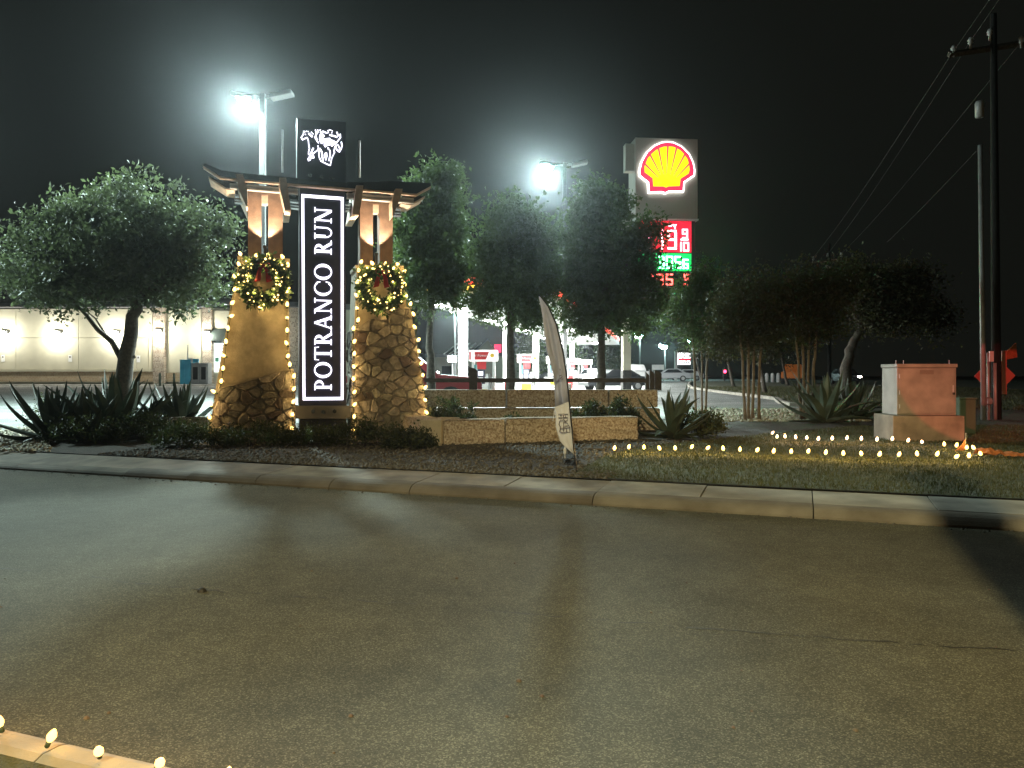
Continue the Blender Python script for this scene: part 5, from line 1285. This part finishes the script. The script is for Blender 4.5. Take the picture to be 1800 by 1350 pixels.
# ------------------------------------------------------------------ lamp posts
M['polegrey'] = mat('lamp_pole_paint', (.11,.11,.11), .55, .12, 3)
Elens = emis('lamp_lens', (.50,1,.95), 75)
def lamp_post(px, py, Y, label, power, heads=((-1, True), (1, False)), col=(.76,1,.96), hpx=None, target=(0,-4), name='lamp_post', poleX=None, lens=None, r=.10, cone=165, blend=.3, ls=1.0):
    top = P(px, py, Y) if hpx is None else Vector((px, Y, py)); x = top.x; z = top.z
    pxx = poleX if poleX is not None else x
    r_ = empty(name, Vector((pxx, Y, gz(0,Y) if Y > 10 else .12)), label=label, cat='lamp post', group='tall lamp posts'); h = z-r_.location.z
    q = MB(); q.bevbox(-r,-r,0,r,r,h+.15,.02); q.build('pole', M['polegrey'], r_)
    MB().lathe([(.35,0),(.35,.7),(.3,.75)], 14).build('footing', M['concrete'], r_)
    for s_, lit in heads:
        hd = bpy.data.objects.new('lamp_head', MB().bevbox(-.42,-.24,-.07,.42,.24,.09,.03).mesh('lamp_head', M['grey'])); COL.objects.link(hd); hd.parent = r_
        off = (x-pxx) if (lit and abs(x-pxx) > .01) else s_*.75
        hd.location = (off, -.1, h+.05); hd.rotation_euler = (R(20 if lit else 0), R(-12*s_), 0)
        q = MB(); q.tube([(s_*r*.6,0,h),(off-s_*.38,-.06,h+.05)], .05, 6); q.build('arm', M['galv'], r_)
        if lit:
            q = MB(); q.lathe([(.36*ls,-.072),(.35*ls,-.12*ls-.05),(.27*ls,-.22*ls-.05),(.13*ls,-.29*ls-.05),(.02,-.31*ls-.05)], 14); q.build('lens', lens or Elens, hd, smooth=True)
            spot('lamp_light', (off, -.15, h-.40*ls-.05), (off+target[0], -.15+target[1], 0), power, col, cone, blend, .5 if lit and Y > 10 else .22, r_)
    return r_
lamp_post(430, 172, 29, 'tall twin head lamp post rising behind the entrance sign', 12000, poleX=Xp(462,29), target=(-3,-5), cone=160, ls=.72)
lamp_post(962, 291, 40, 'tall twin head lamp post rising behind the middle tree', 20000, poleX=Xp(993,40), r=.1, target=(-8,-12), cone=94, blend=.45, ls=.95)
lamp_post(797, 540, 62, 'shorter white lamp post left of the first canopy column', 3000, heads=((-1, True),), poleX=Xp(800,62), r=.08, ls=1.5)
for px, py, Y, lab in ((1166,607,110,'far bright lamp post over the parked cars'), (1122,588,105,'far slim lamp post right of the beige sign leg'), (1213,597,130,'farthest lamp post above the distant shop sign'), (986,568,98,'far lamp post seen beneath the middle trees')):
    lamp_post(px, py, Y, lab, 900, heads=((-1, True),), poleX=Xp(px+3,Y), r=.09, ls=1.7)
# bare flood lamp by the first column
flp = empty('flood_lamp', Vector((Xp(795,58), 58, gz(0,58))), label='dazzling low flood lamp beside the first canopy column', cat='flood lamp'); z = CH+(HY-631)/F*58-flp.location.z
MB().tube([(0,.1,0),(0,.1,z)], .05, 8).build('post', M['grey'], flp); MB().bevbox(-.35,-.1,z-.25,.35,.1,z+.25,.04).build('head', M['grey'], flp); MB().bevbox(-.30,-.13,z-.2,.30,-.103,z+.2,.01).build('lens', emis('flood_lens', (1,.98,.95), 120), flp)
# lamps of the street and the car park that stand outside the picture
lamp_post(-22, 10.5, 24, 'car park lamp post off to the left', 7000, heads=((1, True),), hpx=True, target=(6,-6), poleX=-22.8)
Ewarm = emis('street_lens', (1,.82,.5), 60)
lamp_post(-2.26, 11.0, -9.8, 'warm street lamp behind the viewpoint', 8200, heads=((1, True),), col=(1,.84,.44), hpx=True, target=(4.6,14.2), poleX=-3.1, lens=Ewarm, name='street_lamp', cone=54, blend=.8)
sp0 = empty('timber_pole', Vector((1.9, .6, .1)), label='thick timber pole just outside the frame', cat='pole'); MB().lathe([(.23,0),(.22,5.2),(.20,5.25)], 14).build('shaft', M['wood_dark'], sp0, smooth=True)
# red signal outside the frame that tints the cabinet
ts = empty('traffic_signal', Vector((-4.5, -3.5, .12)), label='street signal outside the frame', cat='traffic light')
MB().tube([(0,.2,0),(0,.2,5.4)], .08, 10).build('post', M['galv'], ts); MB().bevbox(-.2,-.1,4.3,.2,.25,5.5,.03).build('housing', M['black'], ts)
tgt = Vector((10.0, 16.4, 1.72))-ts.location
MB().tube([(-.0,.25,5.2),(.02,.3,5.2)], .15, 14).build('red_lens', emis('signal_red_near', (1,.05,.05), 8, False), ts)
spot('signal_light', (.05,.45,5.2), tgt, 8000, (1,.10,.10), 7.6, .12, .03, ts)

HAZE = 0.00028  # haze volume added to give the lamps a soft halo like lens glow
if HAZE > 0:
    q = MB(); q.box(-180, -70, -1.2, 180, 190, 22); hz = q.mesh('haze', bpy.data.materials.new('haze_air'))
    m = hz.materials[0]; m.use_nodes = True; nt = m.node_tree; nt.nodes.remove(nt.nodes['Principled BSDF'])
    v = nt.nodes.new('ShaderNodeVolumePrincipled'); v.inputs['Color'].default_value = (.9,.95,1,1); v.inputs['Density'].default_value = HAZE; v.inputs['Anisotropy'].default_value = .90
    nt.links.new(v.outputs[0], nt.nodes['Material Output'].inputs['Volume'])
    inst('haze', hz, kind='stuff', label='thin haze added over the whole street to halo the lamps', cat='haze')
